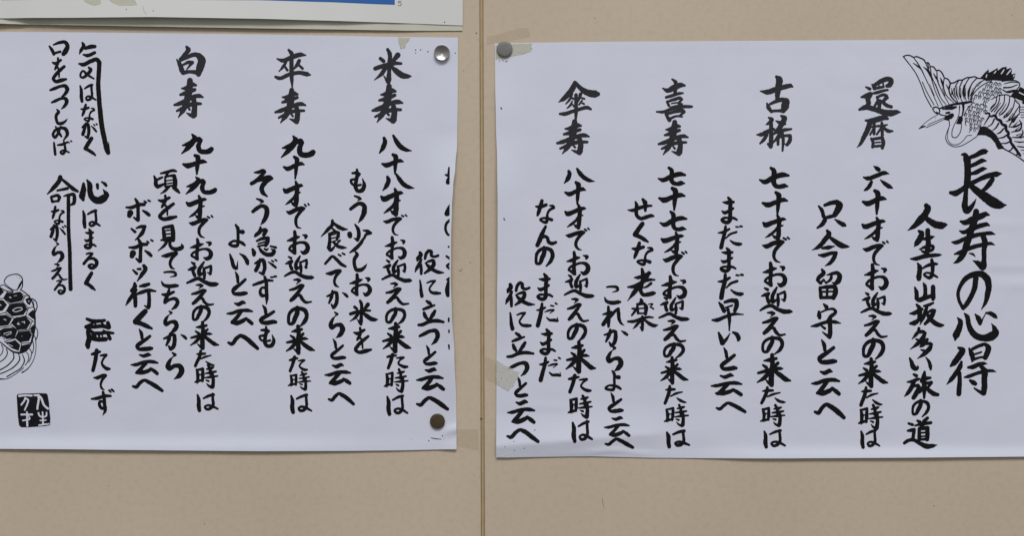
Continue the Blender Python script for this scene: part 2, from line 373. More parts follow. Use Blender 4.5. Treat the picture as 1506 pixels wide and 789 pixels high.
g('た2',730,480,"842,615,26 890,605,40 953,592,25|910,575,40 890,660,40 853,765,36|965,625,18 1010,620,28 1053,616,22 1000,660,22 982,700,22 1010,728,30 1060,750,38 1092,750,26")
g('時',1200,570,"517,262,25 530,330,40 522,418,28|525,265,25 588,248,30* 586,330,38 580,402,30|535,325,18 580,320,16|492,420,16 530,402,38 580,395,25|642,255,20 700,240,34 723,231,20|660,207,30 680,260,34 680,320,30|622,310,18 690,300,32 748,286,22|612,365,16 680,355,30 768,345,18|705,310,34 710,400,38 702,470,44|700,482,34 660,460,25 637,432,10|632,392,16 660,405,24")
g('は',1200,570,"522,512,20 535,560,38 535,650,42 543,696,36|582,545,20 640,515,30 688,502,28|675,500,28 680,560,28 680,635,30 655,670,32 615,680,30 597,655,22 620,637,24 680,650,30 733,679,20")
g('只',1190,240,"108,500,20 140,540,38 165,620,40|178,490,32 240,467,44 320,452,48* 345,485,74 320,560,64 292,605,50|175,638,30 230,625,38 300,608,36|180,662,46 150,710,45 93,753,22|297,655,16 350,690,42 400,718,48 413,724,30")
g('今',1190,325,"207,117,32 225,145,54 180,220,50 110,300,45 33,341,8|235,190,30 300,240,50 370,285,60 430,298,36 468,301,8|150,317,26 220,310,44 293,295,12|107,397,18 160,402,44 250,377,38 310,372,36* 290,420,46 240,490,40 182,524,10")
g('留',1190,325,"147,567,26 165,600,45 110,660,45 92,688,32* 130,725,34* 165,682,20* 195,725,20* 250,670,34 258,622,24|207,630,16 270,612,34 330,608,40 350,642,50 330,705,54 300,727,40 262,715,10|117,772,20 125,800,34 135,890,40|125,777,30 220,767,40 298,775,45 302,830,54 280,895,45|208,780,28 205,880,26|140,825,22 270,820,20|135,893,32 280,888,38")
g('守',1190,410,"167,297,20 198,330,44|112,387,30 115,430,48 120,456,36|140,390,18 210,360,22 290,362,30 304,382,34 250,440,40 202,488,15|22,555,16 80,545,38 180,510,35 300,505,38 362,519,12|240,450,40 240,540,45 240,640,48 235,676,42|235,680,40 190,650,25 152,620,12|142,552,20 180,580,28")
g('と',1190,495,"142,42,16 168,90,40 180,160,36|280,132,36 220,180,40 140,235,50 112,260,40 130,292,40 200,300,50 280,290,50 304,290,36")
g('云',1190,495,"128,410,20 175,425,44 235,402,45 260,410,20|28,548,18 80,545,40 180,512,40 290,507,42 346,521,22|205,522,45 150,600,45 102,655,40*|88,660,26 150,660,54 220,637,48 270,607,36|262,602,32 310,640,45 342,668,40")
g('へ',520,570,"738,195,25 775,205,40 830,152,40 880,122,36 930,142,45 1020,200,50 1090,252,36")
g('古',1040,105,"618,230,16 700,240,58 800,207,55 900,180,52 970,170,45 988,180,20|802,62,32 830,90,74 825,180,66 815,260,56 810,330,40|692,372,20 710,420,45 745,468,34|727,380,28 790,352,38 880,332,50 912,350,76* 900,410,84 880,455,56|740,463,30 810,458,30 880,458,40")
g('稀',1040,105,"712,537,20 745,560,50 700,610,30 680,619,10|573,735,14 620,735,44 700,700,48 768,672,34|740,600,40 740,700,46 740,800,48 735,872,46|735,880,34 702,842,24|690,740,36 650,800,38 612,838,20|858,517,26 890,540,58 860,620,55 800,700,45 762,738,15|797,575,16 850,600,45 900,610,30|830,690,30 900,680,38 973,670,24|850,690,36 820,760,38 762,828,20|820,770,34 820,848,30|820,770,28 900,747,30 960,747,36* 958,800,44 925,852,36|870,700,30 880,800,34 872,922,22|925,858,25 897,840,12")
g('七',1040,195,"608,550,20 660,573,50 760,527,55 880,492,54 941,500,26|737,412,30 768,440,50 770,520,52 770,580,52 790,618,45 840,630,46 890,620,52 932,625,18")
g('ま',1040,285,"182,100,16 230,105,42 303,98,30|242,47,26 265,80,44 265,170,42 265,250,42 262,305,45 240,333,40 190,325,40 167,305,30 190,286,28 250,282,25 310,286,30 343,305,22|170,202,16 195,220,38 260,197,35 298,172,28")
g('だ',1040,285,"128,455,16 180,450,34 253,412,26|212,382,28 205,440,38 180,540,40 160,626,42|215,520,15 260,475,25 338,446,24|267,545,16 310,575,32 370,587,40 393,585,25|332,385,18 358,388,18|382,380,24 403,382,20")
g('早',1040,435,"137,82,20 165,120,42 195,182,40|203,77,30 280,57,42 335,62,48* 342,100,50 320,176,40|215,140,20 290,115,20|200,175,20 250,160,18|58,285,20 110,285,42 200,250,36 300,217,32 418,220,12|240,160,30 255,250,38 255,408,15")
g('い',1040,435,"132,432,22 155,490,45 175,550,52* 210,520,34 263,442,12|297,427,22 340,450,42 363,500,45 360,516,32")
g('喜',900,110,"588,157,16 640,183,48 720,150,64 800,120,54 842,125,26|697,52,20 735,85,42 735,150,40 730,230,38|628,263,30 690,245,36 780,217,32 823,213,20|637,312,25 660,360,30|650,310,28 730,285,36 790,272,36 812,285,26* 770,330,26|690,335,16 760,325,18 813,340,20|680,380,24 740,370,34 800,352,24|518,430,20 590,432,34 690,397,35 800,372,38 900,370,34 926,370,26|622,457,26 665,525,46|640,455,28 740,427,36 825,422,44 840,432,28* 780,480,26|670,513,28 740,482,24 813,487,20")
g('寿2',690,40,"556,498,24 552,540,32 540,590,30 520,630,25 492,667,6|506,536,8 530,535,21 570,518,24 588,520,12|500,565,12 530,558,21 584,541,16|464,612,12 490,606,20 550,583,20 610,571,20 631,577,9|480,640,11 510,628,17 570,607,19 622,606,13|580,582,22 588,620,25 583,655,28|582,664,20 560,656,14 540,648,5|545,620,8 558,634,11",3.585)
g('せ',900,285,"186,190,14 235,195,36 320,165,40 400,145,35 458,141,22|357,67,30 380,100,48 386,196,30|272,97,22 285,130,38 280,200,40 290,258,38 330,288,38 400,272,42 460,257,38 483,262,20")
g('く',900,285,"352,350,46 310,410,48 268,475,52* 310,495,42 370,530,42 416,560,22")
g('な',740,290,"380,110,20 420,115,42 498,91,34|450,44,36 435,100,42 410,180,40 399,212,26|542,100,18 580,107,30 588,125,30* 540,150,28 515,190,25 510,250,32 498,293,36 460,285,28 427,260,20 460,246,24 520,250,30 562,265,35")
g('老',880,375,"417,265,14 460,265,38 540,232,35 598,216,30|505,167,30 515,220,42 510,290,38|585,212,42 540,280,50 480,350,50 420,430,50 337,536,8|343,375,20 400,370,38 480,332,35 580,292,35 653,290,18|610,332,30 560,370,25 522,384,15|505,350,36 490,420,40 520,463,38 580,460,45 635,447,45 652,445,28")
g('楽',880,375,"492,517,26 500,540,44 472,568,24|450,572,24 455,630,28 460,680,26|465,580,20 530,567,28* 550,600,42 546,688,34|470,625,16 530,620,16|460,680,20 545,680,20|392,625,20 430,630,28|455,600,20 420,660,28 387,703,20|582,575,12 626,572,20 602,605,12|600,605,15 638,627,18|343,775,22 400,775,34 500,742,32 580,724,25 633,728,18|510,720,30 510,800,34 510,866,30|508,876,25 482,837,12|490,760,28 440,820,30 402,858,10|540,760,25 600,805,38 650,823,38 688,815,12")
g('こ',880,375,"98,375,20 150,370,25 220,387,34 225,402,30 162,437,8|72,497,15 90,535,32 150,558,42 230,550,42 252,548,26")
g('れ',740,390,"1220,487,28 1222,550,38 1222,640,42 1222,715,28|1158,575,18 1200,565,32 1253,547,28|1250,550,34 1200,630,42 1160,690,42|1195,650,34 1260,580,34 1320,517,30 1336,508,30* 1338,560,38 1345,630,35 1370,680,25 1403,702,8")
g('か',470,400,"88,285,20 130,270,32 180,238,32 200,248,36* 204,320,40 185,390,38 166,415,36|160,416,30 140,380,20|150,222,22 140,290,38 112,363,22|267,242,12 300,265,30 323,287,28")
g('ら',470,400,"177,470,16 206,492,28* 180,518,10 150,560,32 132,620,48 138,648,42 200,617,38 250,622,48 268,670,54 240,730,48 192,767,10")
g('よ',330,325,"132,47,22 155,80,38 160,160,32 160,240,30 150,288,38 110,293,34 62,270,30 90,242,25 150,236,28 210,260,35 238,283,25|172,125,34 213,130,48")
g('傘',740,115,"832,52,42 810,110,60 760,180,60 700,240,50 643,279,10|840,54,34 880,100,46 950,155,62 1020,180,76 1078,184,76 1098,185,48|845,195,38 845,300,38 845,400,38 840,503,22|800,182,25 770,250,26 727,299,15|780,215,18 813,240,26|800,270,18 775,320,26 742,349,15|790,290,16 823,330,22|898,185,38 880,240,28 862,288,14|895,225,20 943,240,22|915,260,20 880,308,20|900,280,18 938,300,22|658,415,26 710,415,44 800,387,38 900,357,38 980,342,40 1017,361,25")
g('八',470,240,"788,162,30 800,190,45 780,260,48 737,317,15|892,132,26 930,190,45 980,250,48 1040,280,40 1098,292,10")
g('ん',740,290,"493,342,28 450,430,45 420,510,48 397,560,44|440,480,30 480,457,35 510,472,35 530,525,38 570,540,38 611,526,30")
g('役',740,390,"82,227,36 90,250,45 60,300,45 52,317,22|100,310,28 80,360,38 50,410,38 30,453,12|92,370,32 95,430,35 97,477,30|150,298,30 165,240,35 200,208,35 220,222,38 225,265,35 260,280,30 303,266,28|147,345,12 190,330,28 243,322,38 245,360,42 200,420,42 142,464,22|150,350,20 185,390,38 240,430,40 300,455,38 363,460,15")
g('に',740,390,"82,557,20 90,620,28 95,680,38 108,740,42|162,580,18 210,562,25 253,557,25* 215,610,22 190,660,22 215,695,30 270,705,38 317,705,28")
g('立',730,480,"227,82,26 260,105,38 288,124,20|188,175,26 240,155,35 323,126,22|195,217,30 210,255,42 230,285,30|333,192,32 310,230,42 265,295,30|128,355,26 170,352,34 260,317,38 350,308,38 428,320,26")
g('つ',730,480,"153,487,26 200,465,38 280,432,35 338,432,45 357,470,50 330,540,38 287,577,12")
g('米',520,60,"397,102,34 420,150,46 420,250,46 415,350,42 410,450,54 410,495,30|400,480,40 352,407,12|313,207,38 350,238,40|515,167,58 480,210,45 440,260,26|253,323,44 320,300,48 420,275,48 480,262,40 552,265,30|380,300,45 330,380,45 243,456,10|440,300,32 500,355,60 570,403,64 630,413,48 665,412,18")
g('も',330,420,"485,482,22 490,530,38 475,610,38 470,658,38 500,703,38 550,698,42 575,650,38 557,577,12|432,520,25 490,520,34 517,531,28* 460,580,25 412,595,25 417,620,25 460,648,22 533,640,24")
g('う',330,240,"377,415,18 430,435,32 450,446,24* 417,467,10|333,563,36 380,525,42 440,497,38 488,522,48 493,590,52 460,670,42 422,720,8")
g('少',470,320,"412,82,18 445,130,38 455,220,40 442,262,36* 402,242,12|350,192,50 355,218,46|507,150,16 560,162,36 594,182,32* 540,200,30 520,242,25|520,235,25 470,310,38 410,370,38 352,409,15")
g('し',470,320,"412,392,16 436,430,40 408,480,38 408,560,35 430,608,40 480,610,42 525,577,30 549,541,8")
g('食',470,320,"150,38,30 150,80,38 100,140,38 22,221,12|165,65,25 220,110,42 270,133,40 323,140,15|150,130,20 180,155,24|115,190,28 120,260,34 110,350,40|120,190,26 190,167,30 222,178,32* 214,225,38 200,250,24|135,207,14 190,192,14|140,243,15 200,230,15|145,285,15 213,262,15|107,350,42 130,380,38 160,358,25 183,321,12|165,290,25 220,338,38 270,350,35 313,352,12|238,267,22 197,313,20")
g('べ',470,320,"67,538,26 110,490,30 150,452,28 200,490,35 260,548,36 303,569,25|222,432,20 248,447,20|267,417,20 293,430,20")
g('て',470,320,"80,652,18 130,650,44 210,622,38 240,622,36* 188,690,32 173,740,28 190,790,28 223,808,12")
g('卒',370,65,"432,67,26 465,105,45 480,130,30|298,170,16 360,190,44 460,157,50 570,122,50 628,128,18|400,210,30 370,260,34 320,317,12|385,255,25 418,303,28|555,192,40 530,240,40 492,288,20|550,240,25 593,283,30|280,380,28 320,395,40 440,352,42 560,332,42 648,350,50 682,357,20|465,140,42 465,250,46 468,400,42 475,498,18")
g('九',180,190,"812,62,20 840,100,54 810,160,60 760,220,50 692,284,15|702,190,18 760,175,45 840,132,45 895,118,50 914,128,38* 885,200,50 900,250,48 960,265,50 1020,248,55 1036,232,48")
g('そ',330,240,"352,110,18 400,105,35 458,92,38 466,102,40* 420,160,40 350,220,42 318,238,40|350,215,30 440,187,45 530,167,45 556,178,28* 470,230,50 435,290,48 450,345,45 498,387,18")
g('急',330,325,"420,77,25 420,110,45 370,165,38 357,178,26|420,120,34 480,107,38 490,114,34* 460,160,40|377,235,22 440,207,36 508,203,40* 500,250,45 480,288,34|395,267,18 480,242,20|387,297,18 480,277,24|330,332,28 345,370,48 345,396,36|400,300,18 430,350,35 490,390,42 560,385,45 578,350,40 542,326,10|467,325,20 490,338,28 513,320,10|537,295,20 598,310,28")
g('が',330,325,"358,495,22 400,475,38 450,457,40 463,480,42* 470,550,38 450,615,36* 407,600,20|415,447,25 395,520,42 368,575,42|512,477,12 560,510,28 597,542,26|552,462,18 573,475,18|592,452,18 608,462,20")
g('ず',330,325,"338,745,26 420,717,35 500,692,32 562,695,22|470,652,30 485,700,38 490,800,38 495,900,35 490,968,12|485,780,28 440,777,25 417,830,32 440,868,38 480,868,30|542,655,20 568,655,18|582,646,22 603,646,22")
g('白',215,65,"472,32,30 490,60,54 450,120,42 392,174,25|358,177,16 390,230,45 420,310,54 430,333,40|400,190,30 480,150,42 580,122,48 615,135,60* 645,180,84 625,280,80 610,350,52|430,240,24 500,210,38 540,212,36* 500,260,24 467,304,10|430,333,45 510,320,35 600,330,50")
g('頃',180,190,"372,547,20 390,590,38 395,650,44 412,670,40* 470,645,30 498,626,12|390,600,20 440,572,28 468,561,22|448,515,20 520,500,34 600,482,32 627,490,22|530,505,28 510,550,24|500,550,20 500,650,26|500,560,18 560,542,26 605,543,38* 615,600,48 612,676,46|515,600,15 580,590,15|515,635,15 580,625,15|500,670,22 590,655,22|540,670,32 500,715,30 448,750,12|600,680,40 640,715,38 665,738,22")
g('を',180,280,"423,115,20 460,125,38 548,87,30|500,62,26 505,110,30 470,180,32 460,197,22|470,185,20 500,172,22 518,210,25 525,288,18|596,158,32 540,200,38 470,260,38 437,308,36 470,333,38 560,322,45 625,308,28")
g('見',180,280,"472,437,25 485,500,42 490,578,38|490,430,30 580,417,40* 590,480,46 590,576,46|510,467,18 570,462,16|510,510,16 570,505,16|453,580,20 520,557,32 600,547,25|540,560,32 490,640,32 417,704,10|565,570,30 555,640,32 590,678,38 660,680,46 698,658,42 690,627,15")
g('ち',180,370,"468,500,24 510,505,38 598,471,28|545,442,26 535,490,38 505,560,38 497,592,36* 550,560,30 620,552,36 643,582,40 620,640,40 577,674,15")
g('ボ',180,280,"48,200,20 110,200,38 200,167,38 256,165,36|155,102,25 180,150,38 185,250,36 185,345,40|180,350,30 137,317,20|95,262,62 86,292,52|242,237,22 285,265,38 313,288,34|257,127,20 280,142,22|302,117,20 323,128,22")
g('ッ',180,370,"127,217,20 170,258,32|182,205,25 213,205,28|252,167,36 270,195,45 230,270,42 177,344,14")
g('ッ2',180,280,"107,447,20 150,483,32|167,440,20 220,422,35 266,420,32* 230,500,42 152,579,12")
g('行',180,370,"147,372,30 150,400,45 112,458,38|160,447,36 120,510,42 80,570,38 44,626,12|150,520,45 155,590,42 155,634,38|208,405,24 260,395,42 312,380,32|173,495,26 230,475,38 310,452,38 388,462,20|310,465,36 315,560,38 310,640,42|305,656,34 262,631,15")
g('気',60,50,"487,102,22 500,130,38 470,190,35 452,230,12|522,165,36 590,147,45 631,145,36|498,240,20 545,250,38 628,217,34|447,345,20 490,355,42 580,317,42 655,297,42 682,330,46* 676,450,45 670,600,45 678,720,47 685,810,46 695,920,50 715,1080,50 745,1230,50 775,1350,54 785,1378,46|795,1370,24 795,1320,14 793,1257,8|557,387,20 580,410,38 540,470,35 490,505,28 470,500,22 470,450,22 490,430,22 540,470,28 618,519,18")
g('腹',90,460,"303,75,30 340,90,35 420,100,38 508,91,30|287,165,30 350,135,28 400,110,20|292,170,36 400,165,40 500,160,42 555,178,38|545,120,40 558,170,46|395,115,20 410,165,26|470,110,24 500,160,26|320,180,42 318,240,46 330,290,54 312,375,54 315,402,42|340,200,24 380,250,42 400,310,42|380,240,36 470,240,40 540,232,34 608,240,26|345,290,50 420,312,46 520,310,46|440,250,24 450,310,24|492,207,18 540,240,34 570,305,38|475,250,14 490,300,16")
g('ず2',0,560,"1068,215,20 1140,205,38 1220,180,36 1288,180,26|1200,135,28 1212,190,38 1218,280,36 1225,350,34 1198,402,10|1215,250,26 1165,245,30 1160,290,32 1195,325,34 1222,310,26|1272,115,24 1290,135,18|1302,105,24 1325,128,20")
g('心2',60,250,"500,162,30 500,230,58 485,310,64 495,345,36|542,120,20 570,170,54 575,250,55 600,320,60 660,355,72 730,332,76 762,290,60 727,227,10|660,172,34 665,213,28|712,140,18 750,165,34 763,183,28")
g('命',60,250,"230,84,44 220,120,45 160,200,45 83,279,15|245,105,25 310,160,35 380,220,42 431,249,28|197,240,22 313,216,32|122,317,22 140,368,32|130,312,26 208,302,34 222,320,36* 207,362,28|145,370,24 205,361,24|272,305,15 330,291,30 388,288,36 395,330,38 385,388,38 347,409,18|325,305,35 325,400,38 325,600,36 328,740,38 338,900,38 345,1200,40 350,1385,42")
g('る',60,340,"532,266,18 580,257,24 600,264,28* 560,310,30 503,380,30* 550,330,25 620,322,30 653,360,38 640,408,35 590,430,34 562,407,30 590,386,22 618,394,22")
g('口',60,50,"103,142,20 130,180,34 155,232,34|152,125,18 220,100,32 288,97,38 312,132,42 290,200,54 267,231,44|160,223,26 230,205,26")
g('め',60,140,"177,367,18 200,410,30 230,460,28 243,478,22|235,367,22 210,430,25 165,488,34 147,468,28 160,422,28 230,382,28 288,392,38 313,440,38 267,529,15")
g('ば',60,140,"157,552,20 165,620,28 172,688,28|202,580,20 260,570,30 313,547,22|275,547,22 285,600,25 285,652,30 257,683,25 232,664,22 260,642,22 333,665,18|322,542,14 335,553,14|352,532,16 363,539,16")
g('だ2',740,390,"397,520,16 440,515,35 493,491,25|465,442,30 455,520,40 430,620,42 410,704,46|492,540,12 540,522,25 598,516,18 552,557,10|507,612,16 540,640,28 600,645,36 632,652,24|630,612,10 633,648,18|562,465,18 593,470,18|617,442,20 633,455,18")
g('い3',330,325,"62,385,20 85,450,40 118,535,44 140,545,36 150,510,18 152,465,8|182,380,16 235,415,38 270,470,44 275,490,38")


def bbox(strokes):
    xs0, ys0, xs1, ys1 = 1e9, 1e9, -1e9, -1e9
    for st in strokes:
        for i, (x, y, w) in enumerate(spline(st, 1.0)):
            xs0 = min(xs0, x - w * 0.45); xs1 = max(xs1, x + w * 0.45)
            ys0 = min(ys0, y - w * 0.45); ys1 = max(ys1, y + w * 0.45)
    return xs0, ys0, xs1, ys1
BB = {c: bbox(s) for c, s in G.items()}

def put(pr, ch, box=None, rnd=None, mi=0, k=1.0):
    if ch == '寿2': k *= 1.02
    st = [[(x, y, w * k, c) for x, y, w, c in q] for q in G[ch]]
    if box:
        a = BB[ch]; sx = (box[2] - box[0]) / (a[2] - a[0]); sy = (box[3] - box[1]) / (a[3] - a[1])
        sw = math.sqrt(sx * sy); j = 0.012 * (box[2] - box[0])
        sh = rnd.uniform(-0.03, 0.03); wk = rnd.uniform(0.95, 1.07)
        new = []
        for s in st:
            jx, jy = rnd.uniform(-j, j), rnd.uniform(-j, j)
            q = []
            for x, y, w, c in s:
                X = box[0] + (x - a[0]) * sx; Y = box[1] + (y - a[1]) * sy
                X += sh * ((box[1] + box[3]) / 2 - Y)
                q.append((X + jx + rnd.uniform(-j, j) * 0.6, Y + jy + rnd.uniform(-j, j) * 0.6, w * sw * wk * rnd.uniform(0.94, 1.06), c))
            new.append(q)
        st = new
    for s in st: pr.stroke(s, mi, 0.10, rnd)

def column(name, poster, hf, items, m, label=None, maxx=None):
    rnd = random.Random(name + str(items[0]))
    pr = Print(hf); pr.maxx = maxx
    k = {'heading_text': 1.14, 'text_column': 1.18}.get(name, 1.05)
    for it in items:
        if isinstance(it, str): put(pr, it, None, rnd, 0, k)
        else: put(pr, it[0], it[1:], rnd, 0, k)
    o = pr.build(name, m, poster)
    if label: o['label'] = label
    return o

# ------------------------------------------------------------------ the wall: two boards and the joint between them
def seam(y): return 705.3 + 2.2 * y / 789.0
def board(name, x0, x1, slant0, slant1, d0, d1, m):
    bm = bmesh.new()
    ya, yb = -160, 950
    def xx(x, sl, y): return (seam(y) + x) if sl else x
    c = []
    for d in (d0, d1):
        for (x, sl, y) in ((x0, slant0, ya), (x1, slant1, ya), (x1, slant1, yb), (x0, slant0, yb)):
            c.append(bm.verts.new(P(xx(x, sl, y), y, d)))
    for f in ((0, 1, 2, 3), (7, 6, 5, 4), (0, 4, 5, 1), (1, 5, 6, 2), (2, 6, 7, 3), (3, 7, 4, 0)): bm.faces.new([c[i] for i in f])
    bmesh.ops.recalc_face_normals(bm, faces=bm.faces)
    ed = [e for e in bm.edges if abs(e.verts[0].co.x - e.verts[1].co.x) < 0.004 and abs(e.verts[0].co.y - e.verts[1].co.y) < 1e-6 and e.verts[0].co.y < -d0 * MM - 1e-6 + 1e-9]
    bmesh.ops.bevel(bm, geom=[e for e in bm.edges if abs(e.verts[0].co.x - e.verts[1].co.x) < 0.004 and abs(e.verts[0].co.z - e.verts[1].co.z) > 0.1 and e.verts[0].co.y < -(d0 + d1) / 2 * MM],
                    offset=0.0004, segments=2, affect='EDGES')
    me = bpy.data.meshes.new(name); bm.to_mesh(me); bm.free()
    return link(name, me, m)
tag(board('wall_panel', -160, -0.2, 0, 1, -9, 0, M_WALL), 'beige wall panel left of the narrow joint, behind the sheet with the turtle', 'wall panel', 'wall panels side by side')
tag(board('wall_panel', 5.4, 1666, 1, 0, -9, 0, M_WALL), 'beige wall panel right of the narrow joint, behind the sheet with the crane', 'wall panel', 'wall panels side by side')
js = tag(board('joint_strip', 0.9, 4.3, 1, 1, -8, -0.25, M_STRIP), 'narrow tan joint strip running vertically between the two wall panels', 'joint strip')
board('joint_backing', -2.0, 7.5, 1, 1, -14, -0.7, M_GAP).parent = js

def flat(x, y): return 0.0
def dots(hf, spots, m, parent, name='pinhole', lift=0.03):
    out = []
    for x, y, r in spots:
        pr = Print(hf, lift); pr.disc(x, y, r); out.append(pr.build(name, m, parent))
    return out
def marks(hf, lines, m, parent, name, lift=0.03):
    out = []
    for s in lines:
        pr = Print(hf, lift); pr.stroke(parse(s)[0], 0, 0.3, random.Random(s)); out.append(pr.build(name, m, parent))
    return out
PL, PR_ = bpy.data.objects['wall_panel'], bpy.data.objects['wall_panel.001']
dots(flat, ((700.5, 48.6, 1.1), (682, 104, 0.7), (698, 700, 0.6), (160, 716, 0.6)), M_SPECK, PL)
dots(flat, ((875, 27, 0.7), (1374, 745, 0.8), (1488, 22, 0.6)), M_SPECK, PR_)
marks(flat, ("675,398,0.7 677,398.8,0.8 680,396,0.5", "690,386,0.6 693,387,0.7", "300,771,0.8 301.5,772,0.8"), M_SPECK, PL, 'scratch')
marks(flat, ("885.6,733,0.4 886.6,741,0.6 888,747,0.4",), M_SPECK, PR_, 'scratch')
marks(flat, ("706.8,616,1.6 709.6,616.5,1.0",), M_SPECK, js, 'scratch')

# ------------------------------------------------------------------ the two sheets
left = sheet('paper_sheet', M_PAPER,
             [(47, -46), (661, -46)],
             [(47, 673.5), (120, 673.3), (205, 672.5), (240, 670), (270, 667.0), (300, 665.2), (350, 664.0), (410, 663.6), (455, 665), (520, 668.6), (590, 671), (661, 671.5)],
             [(-46, 46.5), (60, 47.3), (140, 48), (250, 49.2), (380, 51), (480, 52.5), (560, 54), (600, 54.6), (674, 55.2)],
             [(-46, 660), (100, 660.8), (250, 662.5), (380, 663.6), (520, 663.4), (600, 662.6), (674, 660.8)],
             h_left, 176, 170)
tag(left, 'white sheet of brush writing with a turtle drawing, left of the joint', 'poster')
right = sheet('paper_sheet', M_PAPER,
              [(64, 727.8), (120, 728.2), (180, 729.4), (240, 731.2), (300, 732), (380, 731.8), (460, 731), (540, 730.2), (620, 730), (673, 729.8)],
              [(64, 1556), (673, 1556)],
              [(720, 64.4), (780, 63.0), (850, 61.9), (960, 61.0), (1100, 60.2), (1250, 59.2), (1400, 58.3), (1560, 57.4)],
              [(720, 672.6), (745, 673.2), (800, 672.4), (870, 671.6), (910, 672.6), (960, 673.8), (1040, 674.3), (1160, 674.2), (1300, 673.4), (1420, 672.4), (1560, 671.2)],
              h_right, 200, 180)
tag(right, 'white sheet of brush writing with a flying crane, right of the joint', 'poster')

L, R_ = (left, h_left), (right, h_right)
def cols(ph, heads, texts):
    p, hf = ph
    for lab, items in heads: column('heading_text', p, hf, items, M_INKG, lab)
    for items in texts: column('text_column', p, hf, items, M_INK)
column('title_text', right, h_right, ['長', '寿', 'の1', '心', '得'], M_INK, 'large bold title column beside the crane')
cols(R_, [
    ('bold two character heading next to the crane', ['還', '暦']),
    (None, ['古', '稀']),
    (None, ['喜', ('寿2', 967.5, 176.7, 1012, 229)]),
    ('bold two character heading topped by an umbrella shape', ['傘', '寿2'])],
 [
    ['人', '生', 'は2', '山', '坂', '多', 'い2', '旅', ('の', 1340, 587.7, 1367, 614), '道'],
    ['六', '十', '才', 'で', 'お', '迎', 'え', 'の', '来', 'た', '時', 'は'],
    ['只', '今', '留', '守', 'と', '云', ('へ', 1196.5, 593, 1242.7, 617)],
    ['七', ('十', 1120, 282, 1159, 316.7), ('才', 1120.6, 315.5, 1156, 354), ('で', 1120, 348, 1161.7, 386.5), ('お', 1121.6, 385.6, 1157, 422), ('迎', 1117, 422, 1165.7, 462),
     ('え', 1120.5, 458.5, 1156, 494.6), ('の', 1119.6, 494, 1152.5, 522), ('来', 1113, 519.8, 1163.6, 569), ('た', 1117.4, 569, 1155, 595), ('時', 1117.4, 595, 1155, 628.5), ('は', 1121.7, 632, 1156, 660)],
    ['ま', 'だ', ('ま', 1058, 364, 1083, 401), ('だ', 1055.4, 403, 1094, 441), '早', 'い', ('と', 1058.5, 511, 1084, 545.5), ('云', 1044, 550.4, 1092, 582.4), ('へ', 1052, 591.6, 1097, 607.4)],
    [('七', 967.5, 246, 1009, 273), ('十', 967.5, 275, 1007.4, 310), ('七', 970, 310, 1011, 340), ('才', 972, 341, 1006, 375), ('で', 974, 369, 1011, 407), ('お', 972.5, 406, 1011, 440),
     ('迎', 968.7, 437, 1014, 472), ('え', 975, 470.6, 1009, 504), ('の', 975, 504.5, 1007, 528), ('来', 971, 524.5, 1012, 566), ('た', 976, 567, 1009.7, 595.6), ('時', 976, 595, 1013, 628.5), ('は', 979.4, 633, 1014.7, 659)],
    ['せ', 'く', ('な', 929, 356, 961, 391.5), '老', '楽'],
    ['こ', 'れ', ('か', 887, 483.7, 924, 510.5), ('ら', 891.4, 509, 916, 547), ('よ', 889, 545, 914.4, 575.7), ('と', 893.7, 577.8, 917.4, 607.4), ('云', 887.8, 613, 926.7, 641.7), ('へ', 888.7, 644, 932, 660)],
    [('八', 828.6, 247, 874.7, 270), ('十', 830, 266.5, 861.5, 301.4), ('才', 830, 300, 862, 338), ('で', 832, 335, 868, 368.6), ('お', 833, 369.7, 867.7, 404.6), ('迎', 828.5, 403.7, 874, 438), ('え', 834, 438, 866, 474),
     ('の', 834, 475.5, 863, 503), ('来', 832, 501.5, 877, 550), 'た2', ('時', 834.8, 581, 872, 616), ('は', 841, 618.6, 872, 651)],
    ['な', 'ん', ('の', 787, 362.5, 815, 393), ('ま', 789, 402.4, 813.5, 443), ('だ2', 788.4, 445, 821, 481.5), ('ま', 793, 483.5, 817, 523), ('だ2', 792.7, 525, 825, 562)],
    ['役', 'に', '立', 'つ', ('と', 757, 554, 776.6, 585), ('云', 745.4, 588.6, 787, 623), ('へ', 745.4, 630.7, 794, 651)]])
